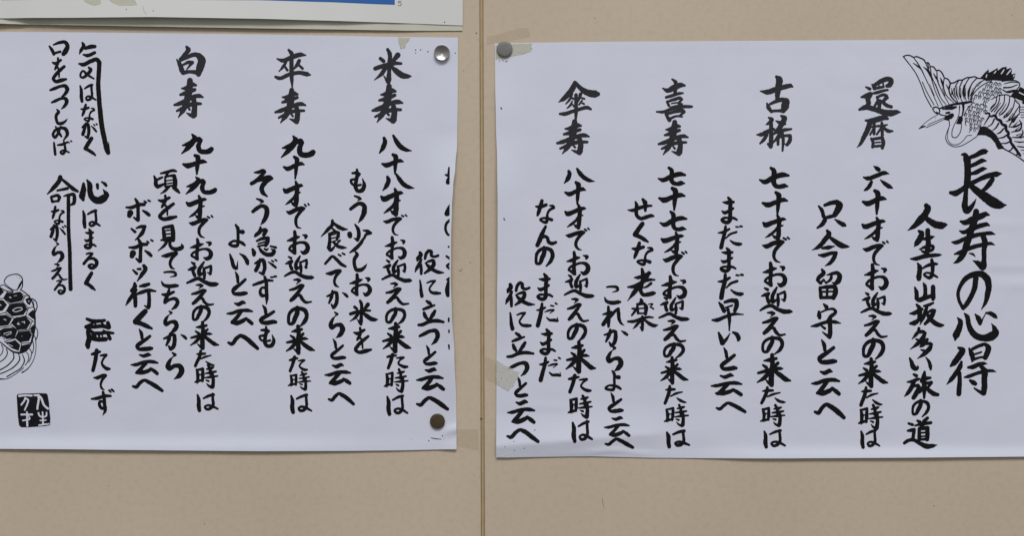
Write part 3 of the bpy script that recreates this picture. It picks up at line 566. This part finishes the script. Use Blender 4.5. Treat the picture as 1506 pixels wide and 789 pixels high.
cols(L, [
    (None, ['米', ('寿2', 547, 124, 593, 182)]),
    (None, ['卒', ('寿2', 404, 128.8, 450.5, 182)]),
    (None, ['白', ('寿2', 256, 114.6, 299, 174.4)])],
 [
    [('役', 610, 367, 654, 405), ('に', 617, 411.6, 649.6, 438), ('立', 614, 442, 653.5, 480), ('つ', 616.4, 483.7, 647, 508), ('と', 622.6, 507.6, 644, 537.6), ('云', 612.7, 541.4, 653.8, 574), 'へ'],
    [('八', 557.4, 198, 605, 226.6), ('十', 561, 226, 594, 257), '八', ('才', 560, 276.5, 593.6, 318), ('で', 563.8, 315, 599, 346.5), ('お', 566, 347.6, 598, 382), ('迎', 561, 382, 606, 415.7), ('え', 567, 416, 602, 449),
     ('の', 566.7, 452, 598, 478), ('来', 562.5, 475, 606, 520), ('た2', 568, 519.8, 600.5, 543), ('時', 564.4, 542.6, 601, 578), ('は', 568.8, 581, 600.5, 612)],
    [('も', 515, 248, 538, 284), ('う', 514, 287.5, 539, 328.5), '少', 'し', ('お', 514, 403, 546.7, 436), ('米', 513.7, 441, 556, 478.6), ('を', 520, 481, 547, 521)],
    ['食', 'べ', 'て', 'か', 'ら', ('と', 485.7, 498, 508.5, 530), ('云', 477, 535, 517, 566.5), ('へ', 482.7, 576.8, 521.5, 596)],
    [('九', 413.7, 198.6, 463.6, 231.7), ('十', 416, 229, 448, 264), ('才', 416, 266, 446, 305), ('で', 420.6, 299, 455.7, 337), ('お', 422, 339, 455, 374.4), ('迎', 417.7, 376, 462, 411), ('え', 425, 410, 459, 446.4),
     ('の', 423, 450.4, 454, 481.5), ('来', 420, 478.3, 463, 522.4), ('た2', 425, 523.6, 453, 547.5), ('時', 423.7, 546.4, 458, 575), ('は', 427.5, 579.5, 459, 609)],
    ['そ', 'う', '急', 'が', 'ず', ('と', 381, 449, 408, 476.8), 'も'],
    ['よ', ('い3', 337, 372.5, 367, 397), ('と', 341, 399.5, 365, 436), ('云', 332.8, 442.8, 372.8, 478.3), ('へ', 334.8, 491, 381, 514.8)],
    ['九', ('十', 268.7, 227, 305, 257), ('九', 273.5, 259, 319, 285.7), ('才', 273.8, 287, 305, 323.7), ('で', 278, 316.5, 314, 350), ('お', 279, 350.6, 313.7, 383.3), ('迎', 274.4, 385, 321.7, 420.7), ('え', 281.8, 418, 315.4, 450),
     ('の', 283, 448.6, 310.3, 474.6), ('来', 280, 472.7, 323, 514.5), ('た', 286, 515, 317, 540), ('時', 286, 536, 321.3, 572), ('は', 289.7, 578.7, 322, 606)],
    ['頃', 'を', '見', ('て', 237, 371, 261.7, 396.6), ('こ', 237, 399, 263.6, 424), 'ち', ('ら', 241, 457.5, 263.4, 490.4), ('か', 240.8, 489.4, 275.7, 515.8), ('ら', 244.6, 518.5, 271, 558.6)],
    ['ボ', 'ッ2', ('ボ', 189, 349.7, 225.4, 386.7), 'ッ', '行', ('く', 196.7, 456, 225.4, 485), ('と', 199.6, 483.8, 225.4, 516.4), ('云', 191.7, 519.6, 234, 551), ('へ', 194, 557.8, 240, 576.8)],
    ['気', ('は', 118, 123, 142, 151), ('な', 119, 152.4, 140.5, 179.5), ('が', 120.6, 180, 144, 204.6), ('く', 124, 201.5, 142.4, 229.4), '心2', ('は', 122, 307.7, 148, 336), ('ま', 123.4, 336.4, 142, 367), 'る', ('く', 125, 400, 141.4, 428),
     '腹', ('た2', 134.6, 512.6, 163, 547.5), ('て', 138, 550.6, 158, 574.6), 'ず2'],
    ['口', ('を', 76.5, 84, 98.7, 122), ('つ', 73, 124, 102, 142.5), ('つ', 76, 142.5, 101, 161), ('し', 81, 160, 100, 183.4), 'め', 'ば', '命', ('な', 75.5, 303, 96, 331), ('が', 73.7, 330, 98, 356), ('ら', 76.7, 356.5, 94.5, 387),
     ('え', 75.5, 387.5, 99.5, 413), ('る', 79.6, 412, 97, 434)]])
# a column of writing sliced off at the copy's edge
pr = Print(h_left); pr.maxx = 661.9
for s in ("655.6,257.6,2.6 659,258.8,5.0 664,256,7", "660.8,247.2,2.8 660.4,258,4.2 661,263,4", "664,260,5 659.0,266,5.0 658.6,270,4.6 662,269.5,4", "663,302,4 658.6,311,6 657.0,315.6,6 664,313.6,6",
          "664,323,4.4 657.0,330,4.2 656.4,340,4.0 660.6,346,3.6 663,346,3", "660.6,363.5,3.2", "657.2,377.2,3.2 664,382,4.4", "664,387,3.6 658.2,391.5,4.4 663,396.5,3",
          "658.0,411.4,3.0 664,408.2,4.2", "661.0,413,5.0 658.4,428,7.0 659.4,434.4,6.0", "660.8,468.5,3.6 660.6,472.4,3.2", "661,486,3.2 661,488.5,3", "660.6,508,3.2 661.2,513,3.0"):
    pr.stroke(parse(s)[0], 0, 0.1, random.Random(s))
tag(pr.build('text_column', M_INK, left), 'sliced sliver of a column at the right edge')


# ---- crane
def drw(pr, ox, oy, sc, lines, mi=0, extra=0.0, k=1.0):
    for st in parse(lines):
        pr.stroke([(ox + x / sc, oy + y / sc, w / sc * (k * 1.12 if mi == 0 else k), c) for x, y, w, c in st], mi, 0.12, random.Random(st[0][0]), extra, 0.6)
def fil(pr, ox, oy, sc, pts, mi=0, extra=0.0, grow=1.0):
    q = [tuple(float(v) for v in t.split(',')) for t in pts.split()]
    mx, my = sum(p[0] for p in q) / len(q), sum(p[1] for p in q) / len(q)
    q = [(mx + (x - mx) * grow, my + (y - my) * grow) for x, y in q]
    pr.poly([(ox + x / sc, oy + y / sc) for x, y in q], mi, extra)
pr = Print(h_right)
C = (1316, 70, K)
drw(pr, *C, """95,105,14 130,90,14 180,95,14 215,115,14|95,105,12 170,200,11 240,300,11 300,430,11 350,560,11 420,690,12|215,115,12 240,105,14 290,120,15 340,150,15 355,180,13|355,180,14 380,175,14 405,212,12|405,222,12 440,222,14 475,265,14|480,265,14 510,265,14 560,325,15 570,350,12|575,355,14 610,365,14 640,412,16
|215,115,10 280,210,12 340,330,10 420,500,8 500,680,8|355,180,10 400,290,14 430,390,10 480,540,9 550,680,8|410,220,10 420,320,12 470,440,10 540,600,9 590,660,8|485,270,10 490,370,14 540,500,10 625,655,8|570,350,10 560,450,14 600,560,10 680,640,8|640,410,12 622,480,11 642,560,10 710,640,8
|210,180,8 260,215,18 300,250,14 330,300,8|330,225,8 375,265,22 410,335,14|375,185,10 395,240,10|445,300,8 475,350,18 500,390,12|525,350,8 545,400,22 560,455,16|595,430,8 615,475,14|315,400,9 370,520,9 450,665,9""")
drw(pr, *C, """640,415,16 690,405,15 730,380,14 780,375,14 830,350,14 880,345,14 920,338,14 960,355,14 1010,360,12 1050,375,10|640,430,12 628,500,12 660,580,12 720,640,8|735,385,12 700,450,12 692,540,12 730,640,8|782,380,13 750,460,13 745,540,13 780,630,8|860,350,12 815,430,12 805,540,12 825,620,8|950,352,12 890,420,12 860,520,12 855,610,8|1045,370,10 960,420,10 900,520,10 870,610,9
|680,470,8 668,530,15 690,585,6|716,450,8 716,540,18 740,600,6|800,430,8 788,520,20 802,600,6|880,430,6 848,510,14 845,590,6|970,410,6 930,460,14 900,540,6|530,700,12 620,672,18 700,655,24 800,642,28 885,628,22""")
fil(pr, *C, "990,350 1040,290 1085,250 1085,292 1130,270 1190,235 1190,268 1240,230 1295,222 1290,252 1340,235 1355,260 1350,310 1395,300 1390,340 1370,380 1240,387 1120,377 1060,390 1020,365")
drw(pr, *C, """1240,390,12 1330,380,12 1410,390,12 1445,420,12 1430,465,12 1370,510,12 1300,520,12 1250,490,12|1265,420,8 1350,400,12 1430,405,8|1260,465,16 1340,460,14 1420,430,8|1290,512,12 1360,497,14 1390,490,8|870,610,10 930,510,10 1040,420,10 1120,385,10""")
fil(pr, *C, "1450,455 1499,480 1560,500 1560,665 1480,655 1460,620 1400,590 1340,560 1380,505 1430,490")
# scales of the breast and back
rs = random.Random(5)
scp = [(880, 625), (950, 525), (1060, 430), (1160, 392), (1240, 430), (1255, 520), (1140, 570), (1060, 640), (1060, 740), (1010, 870), (960, 950), (890, 960), (800, 880), (795, 790), (850, 665)]
def inside(x, y):
    c = False; n = len(scp)
    for i in range(n):
        (xa, ya), (xb, yb) = scp[i], scp[i - 1]
        if (ya > y) != (yb > y) and x < (xb - xa) * (y - ya) / (yb - ya) + xa: c = not c
    return c
for r in range(-12, 14):
    for q in range(-10, 12):
        u, v = q * 58 + (r % 2) * 29, r * 42
        x, y = 1000 + u * 0.74 + v * 0.62, 680 - u * 0.66 + v * 0.72
        x += rs.uniform(-5, 5); y += rs.uniform(-5, 5)
        if inside(x, y) and rs.random() < 0.93:
            t = math.radians(rs.uniform(-28, 8) + 22 * (x - 1000) / 250.0); z = rs.uniform(0.85, 1.15)
            def tr(pts): return ' '.join('%f,%f,%f' % (x + z * (a * math.cos(t) - b * math.sin(t)), y + z * (a * math.sin(t) + b * math.cos(t)), w) for a, b, w in pts)
            drw(pr, *C, tr(((-24, 20, 5), (-17, -4, 9), (-2, -20, 11), (13, -14, 9), (22, 8, 5))))
            if rs.random() < 0.75: drw(pr, *C, tr(((-6, 22, 4), (0, 6, 10), (5, -6, 4))))
drw(pr, *C, """1120,600,10 1170,572,10 1200,557,12 1250,550,12 1290,547,12 1330,562,12 1380,582,12 1402,622,12 1440,660,12 1442,745,12|1180,577,12 1168,640,12 1100,725,11|1215,560,10 1200,640,12 1118,742,15|1270,555,10 1262,640,12 1180,755,16 1160,790,12|1330,565,10 1320,650,12 1240,768,17 1206,790,8|1390,600,10 1370,690,12 1290,800,17 1252,820,8|1440,680,10 1400,740,13 1330,840,18 1290,858,8|1445,762,12 1400,810,16 1340,885,16 1318,922,8|1440,842,10 1460,872,14 1400,915,22 1322,922,8|1470,880,12 1455,945,22 1352,982,10|1480,962,12 1480,1000,17 1440,1038,18 1360,1042,10|1500,1030,14 1450,1050,12
|1225,640,6 1170,720,12|1290,650,6 1240,730,12|1350,700,6 1290,780,12|1395,790,6 1350,850,12|1150,650,6 1110,700,11|1195,690,6 1150,745,12|1262,700,6 1205,770,12|1318,740,6 1262,800,12|1370,760,6 1318,830,12|1420,800,6 1372,868,13|1425,860,6 1372,915,14|1440,925,6 1392,965,13|1462,1000,6 1410,1020,12|820,470,6 815,560,10|905,470,6 872,560,10|760,470,6 764,570,12|655,470,6 655,545,10|1000,400,6 955,450,9|545,470,5 580,560,8|470,420,5 520,560,8|400,420,5 455,560,8|1385,1088,8 1440,1098,16 1520,1092,10|1415,1145,8 1450,1152,15 1540,1158,10|1460,1190,8 1540,1198,12|1480,1230,6 1540,1240,10|1450,690,8 1540,692,8|1450,720,8 1540,722,8|1450,750,8 1540,752,8|1460,780,8 1540,782,8|1460,810,8 1540,812,8""")
drw(pr, *C, """1050,765,20 1090,765,22 1102,798,18 1160,790,30 1182,830,24 1220,850,34 1242,890,28 1280,910,36 1290,960,28 1315,990,32 1310,1030,28 1336,1060,32 1342,1100,28 1370,1140,32 1402,1182,26 1440,1240,32 1455,1258,20|1090,800,18 1060,850,14 1030,900,8|1150,830,18 1120,890,14 1070,922,8|1200,880,18 1170,930,16 1130,962,8|1260,940,16 1210,990,18 1180,1002,8|1300,1010,16 1260,1040,18 1200,1052,10|1330,1090,14 1290,1110,16 1230,1112,10|1370,1150,18 1340,1190,14 1310,1202,8|1400,1250,14 1430,1225,14|1270,1180,14 1350,1222,12 1430,1272,12 1560,1370,16""")
fil(pr, *C, "950,1021 970,960 990,921 1020,914 1050,916 1120,961 1180,1021 1210,1081 1240,1131 1280,1184 1240,1176 1195,1183 1175,1150 1160,1111 1110,1051 1050,1021 1000,1016")
drw(pr, *C, """437,702,15 470,690,14 510,712,14 515,750,12 500,768,12 452,742,12 434,706,12|550,716,10 600,706,30 660,700,40 708,690,20|510,708,14 560,700,12|592,760,20 628,754,24|592,812,36 640,800,54 660,786,44|570,832,12 620,838,18|480,750,12 530,780,12 600,792,10|490,783,6 440,808,6 350,872,6 290,928,6|600,804,6 460,860,6 375,898,6|570,832,6 450,890,7 360,928,8|277,943,9 312,922,20 348,914,12|468,818,8
|625,840,10 630,900,9 602,980,8 586,1050,8 610,1110,8 680,1150,8 750,1145,8 860,1090,8 950,1030,8|628,910,6 610,1000,6 612,1070,6 650,1120,7 720,1125,7 790,1080,7 840,1022,7 890,1020,6|745,690,10 746,740,8 720,830,8 680,910,8 658,990,9 666,1038,9 700,1046,9 740,1010,9 766,940,9 770,880,7|790,655,28 792,720,20 776,800,14|745,675,10 752,700,8|1000,842,8 990,920,8 950,1020,8|880,660,8 820,740,8 795,790,8|860,985,7 880,950,7""")
fil(pr, *C, "740,796 782,796 787,841 765,891 705,886 725,841")
drw(pr, *C, "1055,345,11 1068,292,13|1132,318,11 1168,276,13|1228,308,13 1262,258,13|1292,318,11 1338,262,15|1345,357,12 1382,322,13|1440,522,13 1490,548,13|1402,602,13 1470,628,13", 1, 0.06)
tag(pr.build('crane_drawing', [M_INKL, M_PAPER], right), 'line drawing of a flying crane with spread wings')

# ---- turtle
pr = Print(h_left)
A, B = (0, 400, 9.86), (0, 470, 8.767)
for p in ("110,303 200,312 290,293 342,362 312,420 160,450 66,382", "170,480 340,460 395,540 340,620 190,640 105,570", "375,402 430,375 460,420 440,480 402,462",
          "430,602 480,560 512,580 507,690 470,670 415,622", "-90,410 50,420 100,480 40,560 -90,570", "-120,650 90,630 170,680 120,770 -120,800", "-80,215 0,230 60,290 0,350 -80,360",
          "-240,440 -120,430 -110,560 -240,580"): fil(pr, *A, p, grow=1.09)
for p in ("165,55 215,-20 335,-30 395,40 345,120 240,130", "0,150 60,120 180,110 220,150 190,235 90,250 30,200", "215,230 255,165 375,150 410,200 375,275 270,290", "80,300 150,290 200,270 260,330 240,400 160,370",
          "280,342 380,320 350,380 290,420 265,402", "395,120 440,70 450,180 420,170", "-140,160 -20,150 20,210 -40,270 -140,240"): fil(pr, *B, p, grow=1.09)
drw(pr, *A, """65,130,12 110,70,12 190,40,12 270,40,14 320,80,14 332,160,16 325,230,14 300,265,12|65,130,12 75,165,12 130,220,12 210,265,12 250,270,10|290,90,12|250,62,8|-40,215,12 20,200,12 50,190,10 100,220,10 200,285,12|250,270,12 296,190,30 320,140,18|-60,190,12 0,225,14 80,270,14 190,296,14
|60,382,10 112,290,10|-120,392,10 0,390,10 60,385,10* 150,475,10* 85,592,10* 0,612,10 -120,622,10|150,472,10 332,442,10* 370,350,10* 440,342,8|342,445,10 420,525,10* 380,640,10* 215,680,10* 90,600,10|420,525,10 490,510,10|380,640,10 492,722,10|215,680,12 150,780,10|310,265,14 380,310,14 450,390,18 500,520,16 515,650,18 517,785,18
|470,390,14 520,420,14 545,490,14 520,590,12|470,400,8 466,440,8 500,470,8 490,510,8 520,545,8|500,420,8 485,450,8|300,300,8 365,345,8""")
drw(pr, *B, """150,85,10 250,150,10* 380,130,10* 420,30,10|-140,130,10 0,110,10 130,90,10|250,150,10 205,240,10* 60,290,10|205,240,10 285,310,10* 390,305,10|380,130,10 430,192,10|285,310,10 262,420,10|0,185,9 70,260,9|456,0,16 456,80,20 435,200,24 400,320,22 340,400,24 270,430,24 180,420,20 90,360,14 0,290,14 -140,260,14
|460,90,10 490,150,10 490,210,10 465,272,12|440,200,10 465,242,10|25,330,10 45,380,10 30,440,10 -120,510,10|90,380,12 100,440,12 60,510,12 0,552,12 -120,590,12|175,430,12 185,490,14 130,570,14 0,655,14 -140,700,14|245,445,10 260,510,14 210,590,14 100,665,12 0,705,12 -140,735,12|295,455,10 320,530,14 280,620,12 180,690,12 95,740,14|345,420,8 375,470,10 365,540,10 330,595,8|380,370,10 410,420,10 400,500,10 375,555,8|430,285,10 440,350,10 425,437,10|465,250,10 470,350,8 455,470,8 420,560,8 320,670,12 290,685,16|310,625,10 200,710,8 80,770,8 20,770,16 -140,790,10""")
drw(pr, *A, "150,370,18 166,378,14|190,560,11 230,532,11 320,520,11* 330,542,11 290,566,11 210,576,11 192,562,11|12,480,16 22,488,12|66,690,11 96,702,12|210,350,6 250,345,6|420,425,12 432,430,10", 1, 0.06)
drw(pr, *B, "232,60,12 250,42,9|236,62,12 262,66,10|290,36,9 325,30,10* 322,52,10|60,196,9 62,180,8|65,182,8 150,160,9* 148,186,8* 85,206,8|40,250,14 52,246,10|110,320,7 170,350,7|290,220,8", 1, 0.06)
tag(pr.build('turtle_drawing', [M_INKL, M_PAPER], left), 'drawing of a turtle with dark shell plates and trailing tail hair')

# ---- square seal
pr = Print(h_left)
Q = (0, 560, K)
fil(pr, *Q, "198,175 215,157 290,152 390,150 440,146 540,150 558,165 566,210 575,260 580,350 590,440 585,520 540,530 480,535 330,545 250,545 225,520 212,420 205,300")
drw(pr, *Q, """405,172,25 435,172,27 440,330,27|450,167,25 480,200,30 520,290,28 563,328,28|452,377,22 462,408,22 500,424,22 543,408,22 546,372,20|500,367,20 505,510,23|472,465,18 538,460,18|457,520,19 500,513,23 573,505,19
|227,180,29 300,173,25 373,176,27|300,200,22 290,230,24 252,283,22|300,208,20 330,222,24 320,280,24 292,343,20|252,396,25 378,396,27|318,367,22 322,528,27|270,465,20 300,460,21 350,442,21 335,412,12""", 1, 0.06, 0.86)
tag(pr.build('seal_stamp', [M_INKL, M_PAPER], left), 'square black seal with four white characters')

# ---- old pinholes and scuffs in the two sheets
dots(h_left, ((611.4, 73.6, 1.1), (611.4, 78.2, 0.9), (618.6, 73.4, 1.0), (629.4, 76.2, 1.1), (669.6, 78.2, 1.0), (651, 641.6, 1.0), (630.8, 648.6, 1.0), (653, 645.8, 0.5), (605.6, 646.4, 0.5)), M_HOLE, left)
marks(h_left, ("634,644.6,1.3 641,645.8,1.5 648.6,646.6,1.2",), M_HOLE, left, 'tear')
dots(h_right, ((734.6, 89.6, 0.8), (743.4, 90.4, 0.9), (755.6, 649, 0.7), (742.8, 657, 0.8), (771, 659.4, 0.8), (737.6, 557.2, 1.1), (756, 662.6, 1.0)), M_HOLE, right)
marks(h_right, ("738,88.4,0.7 740.4,89.6,1.0", "745,91.5,0.7 746.4,88.8,0.9", "736.6,159,1.8 738.2,160.4,1.6 737,161.6,0.8", "741,321.4,1.0 741.6,323.4,2.2 743,324.4,1.0", "736,670.6,0.8 743,669.6,1.4", "785.6,633.4,0.9 787.6,631.8,0.6"), M_HOLE, right, 'tear')
M_FIBRE = mat('torn_paper', (0.84, 0.84, 0.87), 0.9, spec=0.1)
marks(h_right, ("734,671.4,1.4 744,669,1.8 752,665.6,1.4 756,663,0.9", "742.5,399.4,1.2 745.5,398,1.4"), M_FIBRE, right, 'torn_fibre', 0.05)


# ------------------------------------------------------------------ calendar, upper left
def h_front(x, y):
    k = interp([(-60, 0.35), (0, 0.45), (60, 0.8), (200, 1.0), (380, 0.85), (480, 0.55), (570, 0.2), (620, 0.03), (690, 0)], x)
    return 0.95 + 4.8 * k * max(0.0, (y + 110) / 145.0) + 0.20 * nz(x, y, 60, 4.0) * smooth(k * 3)
def h_back(x, y):
    k = interp([(-60, 1.0), (0, 0.95), (22, 0.5), (48, 0.12), (80, 0)], x)
    f = h_front(x, min(y, 40)) - 0.32
    return f * k + (0.6 + 1.3 * interp([(30, 0.2), (110, 1), (380, 1), (560, 0.5), (640, 0.0)], x) + 0.06 * nz(x, y, 50, 7.0)) * (1 - k)
def torn(x): return 0.45 * noise.noise(Vector((x * 0.55, 1.0, 2.0))) + 0.35 * noise.noise(Vector((x * 1.7, 5.0, 2.0)))
ybk = [(-60, 34.0), (0, 35.6), (40, 36.6), (100, 37.6), (200, 39.4), (300, 41.0), (400, 42.6), (520, 44.2), (600, 45.4), (690, 45.2)]
ybk = [(x * 1.0, lin(ybk, x) + torn(x)) for x in [i * 1.5 - 60 for i in range(501)]]
back = sheet('back_page', M_CALB, [(-120, -60), (45, -60)], [(-120, 680.3), (45, 680.3)], [(-60, -120), (700, -120)], ybk, h_back, 500, 30, 0.15)
front = sheet('front_page', M_CAL, [(-120, -60), (38, -60)], [(-120, 681.2), (38, 680.6)], [(-60, -120), (700, -120)],
              [(-60, 27.6), (0, 28.2), (110, 28.4), (230, 27.6), (380, 29.8), (470, 31.6), (560, 33.6), (620, 35.4), (690, 38.2)], h_front, 130, 40, 0.12)
cal = bpy.data.objects.new('wall_calendar', None); COL.objects.link(cal)
cal.location = P(310, 40, 0)
bpy.context.view_layer.update()
tag(cal, 'wall calendar with a blue printed band, only its bottom edge showing above the turtle sheet', 'calendar')
def adopt(o):
    o.parent = cal; o.matrix_parent_inverse = cal.matrix_world.inverted()
adopt(front); adopt(back)
pr = Print(h_front, 0.04)
for i in range(120):
    x0, x1 = -58 + i * 639 / 120, -58 + (i + 1) * 639 / 120
    e = [(-60, 0.6), (0, 1.2), (130, 1.5), (260, 1.7), (380, 2.3), (480, 4.4), (582, 7.8)]
    rows = [-100, -70, -45, -25, -10]
    for j in range(len(rows)):
        t0 = rows[j]; t1a = rows[j + 1] if j + 1 < len(rows) else lin(e, x0); t1b = rows[j + 1] if j + 1 < len(rows) else lin(e, x1)
        vs = [pr.v(x0, t0, 0.04), pr.v(x1, t0, 0.04), pr.v(x1, t1b, 0.04), pr.v(x0, t1a, 0.04)]
        pr.bm.faces.new(vs)
bl = pr.build('blue_band', M_BLUE); adopt(bl)
pr = Print(h_front, 0.04)
for s in ("590.5,2.2,0.9 586.6,2.3,0.9* 586.4,5.0,0.9* 588.6,4.5,0.9 590.6,6.0,0.9 590.0,8.2,0.9 587.6,8.9,0.9 585.8,8.2,0.8",): pr.stroke(parse(s)[0], step=0.3)
adopt(pr.build('printed_number', M_GREYPRINT))
for q in ([(126, 2), (152, 2), (153, 8), (144, 11), (137, 9.5), (130, 6)], [(163, 2), (202, 1.6), (206, 10), (196, 11.2), (180, 11), (170, 7)]):
    pr = Print(h_front, 0.03); pr.poly(q); adopt(pr.build('tape_stain', M_STAIN))
for o in dots(h_front, ((229.3, 18.4, 0.8), (190, 16.2, 0.8), (274, 33, 0.5), (654, 33, 1.0)), M_HOLE, None): adopt(o)
for o in marks(h_front, ("214,11,0.3 216,19,0.4 220,24,0.3",), M_GREYPRINT, None, 'crease_mark'): adopt(o)

# ------------------------------------------------------------------ tape
def tape(name, poly, hf, m, label, z=0.09, group='old tape pieces', nsub=1):
    bm = bmesh.new()
    # fill the outline on a fine grid so the tape lies on the curved sheet
    xs = [p[0] for p in poly]; ys = [p[1] for p in poly]
    vs = [bm.verts.new((x, y, 0)) for x, y in poly]
    for t in tessellate_polygon([[Vector((x, y, 0)) for x, y in poly]]):
        try: bm.faces.new([vs[i] for i in t])
        except ValueError: pass
    x = math.ceil(min(xs)) + 1.3
    while x < max(xs):
        bmesh.ops.bisect_plane(bm, geom=bm.verts[:] + bm.edges[:] + bm.faces[:], plane_co=(x, 0, 0), plane_no=(1, 0, 0)); x += 3
    y = math.ceil(min(ys)) + 1.3
    while y < max(ys):
        bmesh.ops.bisect_plane(bm, geom=bm.verts[:] + bm.edges[:] + bm.faces[:], plane_co=(0, y, 0), plane_no=(0, 1, 0)); y += 3
    for v in bm.verts: v.co = P(v.co.x, v.co.y, hf(v.co.x, v.co.y) + z)
    for f in bm.faces:
        f.normal_update(); f.smooth = True
        if f.normal.y > 0: f.normal_flip()
    ext = bmesh.ops.extrude_face_region(bm, geom=bm.faces[:])
    for v in [e for e in ext['geom'] if isinstance(e, bmesh.types.BMVert)]: v.co.y -= 0.03 * MM
    me = bpy.data.meshes.new(name); bm.to_mesh(me); bm.free()
    return tag(link(name, me, m), label, 'tape', group)
tape('tape_piece', [(585.5, 54.9), (603, 55.2), (602.5, 59), (599, 62.5), (597, 65), (595.6, 71.2), (592, 71.6), (589, 72.4), (587.8, 66), (586, 62)], h_left, M_TAPE,
     'torn yellowed tape scrap on the top edge of the turtle sheet')
tape('tape_piece', [(729, 66), (744, 64.8), (770, 64.2), (783, 63.8), (781, 68), (783, 71), (780.5, 76), (768, 80), (755, 82.5), (742, 86), (729, 87.4)], h_right, M_TAPE,
     'pale yellowed tape over the top left corner of the crane sheet, under the grey tack')
tape('tape_piece', [(716, 53), (735, 50), (752, 44.6), (766, 41.2), (778, 40.2), (777, 44), (781, 49), (779.5, 54), (760, 58), (744, 62), (727, 63.4), (716, 66)], flat, M_TAPEW,
     'brownish tape strip left on the bare wall just above the grey tack', 0.05)
tape('tape_piece', [(729.8, 530), (735, 532.5), (741, 537), (750, 541), (757, 545), (764, 547.5), (762, 551), (763, 555), (759, 560), (757, 564), (755, 569), (751, 571), (748, 576.4), (738, 571), (731, 566.5), (729.8, 565)], h_right, M_TAPEG,
     'greyish crinkled tape on the left edge of the crane sheet beside the low writing')
tape('tape_piece', [(712.5, 524), (718, 526), (724, 529), (729.2, 531), (729.2, 566), (723, 562), (717, 561), (713, 555), (714, 541)], flat, M_TAPEW,
     'brownish tape remnant on the wall between the joint and the crane sheet', 0.05)
tape('tape_piece', [(672.3, 633), (688, 631.6), (703.5, 632.4), (704, 663), (690, 661), (676, 658), (672.3, 657)], flat, M_TAPEW,
     'brownish tape remnant on the wall at the lower right corner of the turtle sheet', 0.05)

# ------------------------------------------------------------------ thumbtacks
def lathe(prof, name, m, parent=None, seg=56, lumps=0.0):
    bm = bmesh.new(); rings = []
    for r, d in prof:
        if r < 1e-6: rings.append([bm.verts.new((0, -d * MM, 0))])
        else: rings.append([bm.verts.new((r * MM * math.cos(2 * math.pi * i / seg), -d * MM, r * MM * math.sin(2 * math.pi * i / seg))) for i in range(seg)])
    for a, b in zip(rings, rings[1:]):
        for i in range(seg):
            j = (i + 1) % seg
            q = [a[i % len(a)], a[j % len(a)], b[j % len(b)], b[i % len(b)]]
            u = []
            for v in q:
                if v not in u: u.append(v)
            if len(u) > 2:
                f = bm.faces.new(u); f.smooth = True
    bmesh.ops.recalc_face_normals(bm, faces=bm.faces)
    me = bpy.data.meshes.new(name); bm.to_mesh(me); bm.free()
    return link(name, me, m, parent)
def tack(x, y, hf, prof, m, label):
    t = bpy.data.objects.new('thumbtack', None); COL.objects.link(t)
    t.location = P(x, y, hf(x, y) + 0.14)
    tag(t, label, 'thumbtack', 'thumbtacks in the paper sheets')
    lathe(prof, 'head', m, t)
    lathe([(0, 0.4), (0.5, 0.4), (0.5, -3.0), (0, -6.0)], 'pin', m, t, 12)
    return t
R1 = 11.6 * S / MM
dish = [(0, 0.3), (R1 - 0.25, 0.15), (R1, 0.9), (R1 - 0.08, 1.85), (R1 - 0.22, 2.0), (R1 - 0.4, 1.95), (4.4, 1.62), (3.6, 1.36), (3.3, 1.28), (2.9, 1.06), (2.6, 1.08), (2.3, 0.98), (1.9, 0.82), (1.55, 0.86), (1.25, 0.76), (0.7, 0.62), (0, 0.58)]
tack(650.2, 78.2, h_left, dish, M_STEEL, 'shiny silver thumbtack with ringed dished head at the top of the turtle sheet')
flatp = [(0, 0.25), (R1 - 0.5, 0.1), (R1 - 0.1, 0.45), (R1, 0.9), (R1 - 0.12, 1.15), (R1 - 0.45, 1.25), (3.0, 1.33), (0, 1.36)]
tack(742.2, 72.4, h_right, flatp, M_ZINC, 'dull grey flat thumbtack at the top left corner of the crane sheet')
flatb = [(r * 0.955, d) for r, d in flatp]
tack(643.6, 619.6, h_left, flatb, M_BRASS, 'flat brass thumbtack, its dark reflection painted in, at the lower right of the turtle sheet')
